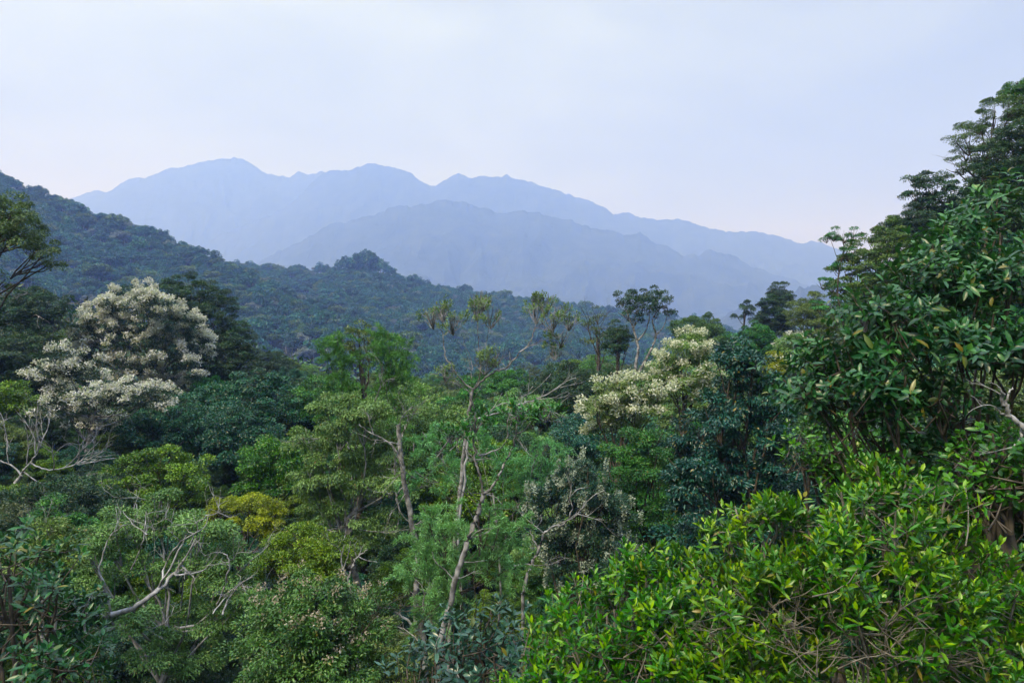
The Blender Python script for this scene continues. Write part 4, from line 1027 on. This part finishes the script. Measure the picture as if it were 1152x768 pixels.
def rel(px, py, d, a):
    dx, dy, dd = a[1] - px, a[2] - py, a[3] - d
    if abs(dx) > 1.3 * abs(dy) or abs(dx) > 70:
        return 'right of' if dx < 0 else 'left of'
    if dd < -8:
        return 'behind'
    if dd > 8:
        return 'in front of'
    return 'above' if dy > 0 else 'below'


def make_label(look, px, py, d, size):
    A_ = sorted(ANCHORS, key=lambda a: math.hypot(a[1] - px, (a[2] - py) * 1.3) + abs(a[3] - d) * .6)
    pre = [look, size + ' ' + look]
    for a in A_[:3]:
        for l in pre:
            t = f'{l} {rel(px, py, d, a)} {a[0]}'
            if t not in used_labels and len(t.replace('-', ' ').split()) <= 16:
                return t
    for i, j in ((0, 1), (0, 2), (1, 2), (0, 3), (1, 3), (2, 3), (0, 4), (1, 4)):
        t = f'{look} between {A_[i][0]} and {A_[j][0]}'
        if t not in used_labels and len(t.replace('-', ' ').split()) <= 16:
            return t
    return None


def copy_parts(parts, root, first):
    for nm, src in parts:
        o = src.copy() if first is not None else src
        COL.objects.link(o); o.parent = root


protos = {}
for xx, yy, g, kname, sc_, px, cyp, rx, ry, me_ in keep:
    look, parts_, wgt = KINDS[kname]
    far = 'far ' if yy > 95 else ''
    lab = make_label(far + look, px, cyp, yy, 'small' if sc_ < .85 else 'tall')
    grp = None
    if lab is None:
        lab = f'{far}{look} in the crowded forest of the valley slope'; grp = lab
    used_labels.add(lab)
    root = thing('rainforest_tree', lab, 'tree', (xx, yy, g), 'forest trees filling the near valley')
    root.rotation_euler = (rng.uniform(-.06, .06), rng.uniform(-.06, .06), rng.uniform(0, 6.28))
    q = sc_ * rng.uniform(.9, 1.12)
    root.scale = (q, q, sc_)
    if kname not in protos:
        protos[kname] = [bpy.data.objects.new(nm, me) for nm, me in parts_]
        for o in protos[kname]:
            link(o); o.parent = root
    else:
        for src in protos[kname]:
            o = src.copy(); COL.objects.link(o); o.parent = root

# ------------------------------------------------------------------ undergrowth of the forest floor
lv = Leaves()
n = 26000
yy = 6 + 150 * rng.uniform(0, 1, n) ** 1.5; xx = rng.uniform(-.95, .95, n) * (yy + 6)
zz = ground(xx, yy)
P = np.stack([xx, yy, zz + rng.uniform(0, 2.0, n) ** 1.3], 1)
sc_ = .35 + yy / 120
lv.add(P, rng.normal(size=(n, 3)) + np.array([0, 0, .3]), rng.normal(size=(n, 3)) * .6 + np.array([0, -.2, 1]), sc_ * rng.uniform(.6, 1.4, n), sc_ * .45, rng.uniform(0, 1, n))
U = link(bpy.data.objects.new('undergrowth', lv.mesh('undergrowth', LM['dark']))); U['kind'] = 'stuff'

# ------------------------------------------------------------------ the forest on the hills across the valley


def hill_mesh(name, seed, r, cz, nl, leafmat, L=.95, cover=1.2, size=.5, sap=None):
    g = np.random.default_rng(seed); lv = Leaves()
    lobes = lobes_in(g, (0, 0, cz), r, nl, size, -.1)
    fill_clumps(g, lv, lobes, dict(L=L / LEAF * .8, W=L * .6 / LEAF * .8, rs=1.3, cover=cover, lai=1.25, zmin=-.3, flat=.6, mess=.9), None)
    tb = Tubes(); limb(g, tb, (0, 0, -4), (0, 0, cz), .35, .2, n=4, lift=0, sides=5)
    V = np.concatenate([np.concatenate(lv.V), np.concatenate(tb.V)]); T = np.concatenate([np.concatenate(lv.T), np.zeros(tb.n)])
    fl = np.concatenate(lv.Fc); ft = np.concatenate(tb.Fc) + lv.n
    return mesh_from(name, V, [fl, ft], tone=T, mats=[LM[leafmat], M['pale']], midx=[0] * len(fl) + [1] * len(ft))


HM = [hill_mesh('hill_tree_a', 201, (4.4, 4.4, 3.2), 5.0, 8, 'hill'), hill_mesh('hill_tree_b', 202, (3.6, 3.6, 3.6), 5.4, 7, 'hill'), hill_mesh('hill_tree_c', 203, (5.4, 5.4, 3.4), 5.6, 11, 'hill', size=.42),
      hill_mesh('hill_tree_d', 204, (3.2, 3.2, 4.4), 6.0, 8, 'hill'), hill_mesh('hill_tree_e', 205, (4.0, 4.0, 3.0), 5.2, 8, 'hillpale', cover=.6, L=.7), hill_mesh('hill_tree_f', 206, (4.6, 4.6, 3.6), 5.4, 9, 'olive')]

sp_ = 6.9
gx, gy = np.meshgrid(np.arange(-980, 620, sp_), np.arange(190, 1010, sp_))
gx = gx.ravel() + rng.uniform(-.5, .5, gx.size) * sp_; gy = gy.ravel() + rng.uniform(-.5, .5, gy.size) * sp_
m_ = (np.abs(gx / gy + .12) < .95) & (gx / gy < .6)
gx, gy = gx[m_], gy[m_]; gz = ground(gx, gy)
# line of sight over the ground in front
tb_ = np.linspace(-1.15, .75, 380); dl = np.arange(120, 1020, 8.0)
TT, DL = np.meshgrid(tb_, dl, indexing='ij')
EL = (ground(TT * DL, DL) + 4) / DL
CM = np.maximum.accumulate(EL, axis=1)
ti = np.clip(((gx / gy + 1.15) / 1.9 * 379).round().astype(int), 0, 379); di = np.clip(((gy - 24 - 120) / 8).astype(int), 0, len(dl) - 1)
vis = (gz + 11) / gy > CM[ti, di] - .002
# nothing below the near forest's outline is seen either
pxh = 576 + F * gx / gy; pyh = 384 - F * (gz + 9) / gy
vis &= pyh < np.minimum(interp(SKY_LIMIT, pxh) + 75, 520)
gx, gy, gz, pxh, pyh = gx[vis], gy[vis], gz[vis], pxh[vis], pyh[vis]
# the grassy clearing on the ridge
clear = (np.abs(pxh - 345) < 24) & (gy > 770) & (gy < 815)
gx, gy, gz, pxh, pyh = [a[~clear] for a in (gx, gy, gz, pxh, pyh)]
n = len(gx)
r_ = rng.uniform(size=n); pal = fbm(gx / 60, gy / 60, 41)
kind_i = np.where(r_ < .26, 0, np.where(r_ < .48, 1, np.where(r_ < .68, 2, np.where(r_ < .86, 3, 5))))
kind_i = np.where(rng.uniform(size=n) < .035 + .09 * (pal > .58) + .05 * (pxh > 560), 4, kind_i)
scl = rng.uniform(.65, 1.45, n) * (1 + .35 * (rng.uniform(size=n) < .06)); rot = rng.uniform(0, 6.28, n)
print('hill trees', n, 'leaves', TOTAL)
# single trees: nearest ones in view, then the rest as one mass
score = scl / gy
inview = (pxh > 0) & (pxh < 1152) & (pyh < interp(SKY_LIMIT, pxh) + 12)
order = np.argsort(-np.where(inview, score, 0))
NI = 285
ind = order[:NI]; rest = order[NI:]
hl = {4: ('hill_tree', 'pale grey-crowned flowering tree scattered among the dark canopy of the far hillside', 'pale flowering trees on the far hillside'),
      0: ('hill_tree', 'rounded dark blue-green tree in the unbroken canopy of the hazy far hillside', 'forest trees on the far hillside')}
first = {}


def hill_single(i, lab=None, grp=None):
    k = int(kind_i[i])
    o = first[k].copy() if k in first else bpy.data.objects.new('hill_tree', HM[k])
    first.setdefault(k, o)
    COL.objects.link(o)
    o.location = (gx[i], gy[i], gz[i]); o.rotation_euler = (0, 0, rot[i]); o.scale = (scl[i],) * 3
    o['category'] = 'tree'
    o['label'] = lab or hl[4 if k == 4 else 0][1]; o['group'] = grp or hl[4 if k == 4 else 0][2]
    return o


for i in ind:
    hill_single(i)
for k in range(6):          # make sure every kind stands somewhere as a tree of its own
    if k not in first:
        j = [i for i in rest if kind_i[i] == k][0]
        hill_single(j)
        rest = np.array([i for i in rest if i != j])

# the clump of tall trees on the knoll
for px, py, hgt, k, lab in ((389, 291, 13, 2, 'leftmost low dark tree of the clump on the far knoll'), (400, 288, 15, 0, 'second dark tree from the left in the knoll clump'), (411, 284, 19, 2, 'tallest dark tree of the clump on the far knoll'),
                            (419, 290, 16, 3, 'dark tree just right of the tallest knoll tree'), (428, 294, 16, 2, 'broad dark tree on the right flank of the knoll clump'), (438, 299, 14, 0, 'last dark tree down the right side of the knoll clump'),
                            (405, 296, 12, 1, 'front dark tree in the middle of the knoll clump'), (529, 331, 11, 1, 'small dark tree standing out on the far ridge under the slender tree tufts')):
    d = 800 if px < 450 else 830
    p = at(px, py, d); x_, y_ = float(p[0]), d
    gk = float(ground(x_, y_)) - .5; s_ = (p[2] - gk) / 8.9
    o = first[k].copy(); COL.objects.link(o); o.location = (x_, y_, gk); o.scale = (s_ * .78, s_ * .78, s_); o.rotation_euler = (0, 0, px)
    o['label'] = lab; o['category'] = 'tree'; o['group'] = 'tree clump on the knoll' if px < 450 else 'forest trees on the far hillside'

pts = np.stack([gx[rest], gy[rest], gz[rest]], 1)
me = bpy.data.meshes.new('hill_forest'); me.vertices.add(len(pts)); me.vertices.foreach_set('co', pts.astype(np.float32).ravel())
for nm, ty, val in (('kind_index', 'INT', kind_i[rest].astype(np.int32)), ('turn', 'FLOAT', rot[rest].astype(np.float32)), ('size', 'FLOAT', scl[rest].astype(np.float32))):
    a = me.attributes.new(nm, ty, 'POINT'); a.data.foreach_set('value', val)
HFo = link(bpy.data.objects.new('hill_forest', me)); HFo['kind'] = 'stuff'
gn = bpy.data.node_groups.new('hill_forest', 'GeometryNodeTree')
gn.interface.new_socket('Geometry', in_out='INPUT', socket_type='NodeSocketGeometry'); gn.interface.new_socket('Geometry', in_out='OUTPUT', socket_type='NodeSocketGeometry')
GI = gn.nodes.new('NodeGroupInput'); GO = gn.nodes.new('NodeGroupOutput')
iop = gn.nodes.new('GeometryNodeInstanceOnPoints'); gn.links.new(GI.outputs[0], iop.inputs['Points'])
jn = gn.nodes.new('GeometryNodeJoinGeometry')
for k in reversed(range(6)):
    oi = gn.nodes.new('GeometryNodeObjectInfo'); oi.inputs['Object'].default_value = first[k]; oi.inputs['As Instance'].default_value = True
    gn.links.new(oi.outputs['Geometry'], jn.inputs[0])
gn.links.new(jn.outputs[0], iop.inputs['Instance']); iop.inputs['Pick Instance'].default_value = True


def named(nm, ty):
    a = gn.nodes.new('GeometryNodeInputNamedAttribute'); a.data_type = ty; a.inputs['Name'].default_value = nm
    return a.outputs['Attribute']


gn.links.new(named('kind_index', 'INT'), iop.inputs['Instance Index'])
cx_ = gn.nodes.new('ShaderNodeCombineXYZ'); gn.links.new(named('turn', 'FLOAT'), cx_.inputs[2]); gn.links.new(cx_.outputs[0], iop.inputs['Rotation'])
gn.links.new(named('size', 'FLOAT'), iop.inputs['Scale'])
gn.links.new(iop.outputs[0], GO.inputs[0])
md = HFo.modifiers.new('forest', 'NODES'); md.node_group = gn

# the pale grassy clearing beside the knoll
cx0 = at(345, 308, 790)
ang = np.linspace(0, 2 * np.pi, 40, endpoint=False)
rr = np.concatenate([[0], np.linspace(.25, 1, 8)])
V = [[cx0[0], 790, float(ground(cx0[0], 790)) + 1.2]]
for q in rr[1:]:
    for a_ in ang:
        wq = q * (1 + .2 * math.sin(3 * a_) + .1 * math.sin(7 * a_ + 1))
        x_, y_ = cx0[0] + 24 * wq * math.cos(a_), 790 + 20 * wq * math.sin(a_)
        V.append([x_, y_, float(ground(x_, y_)) + 1.2])
V = np.array(V)
tri = np.array([[0, 1 + i, 1 + (i + 1) % 40] for i in range(40)])
qd = np.array([[1 + j * 40 + i, 1 + (j + 1) * 40 + i, 1 + (j + 1) * 40 + (i + 1) % 40, 1 + j * 40 + (i + 1) % 40] for j in range(7) for i in range(40)])
g_ = link(bpy.data.objects.new('grass', mesh_from('grass', V, [tri, qd], smooth=True, mats=[M['turf']]))); g_['kind'] = 'stuff'
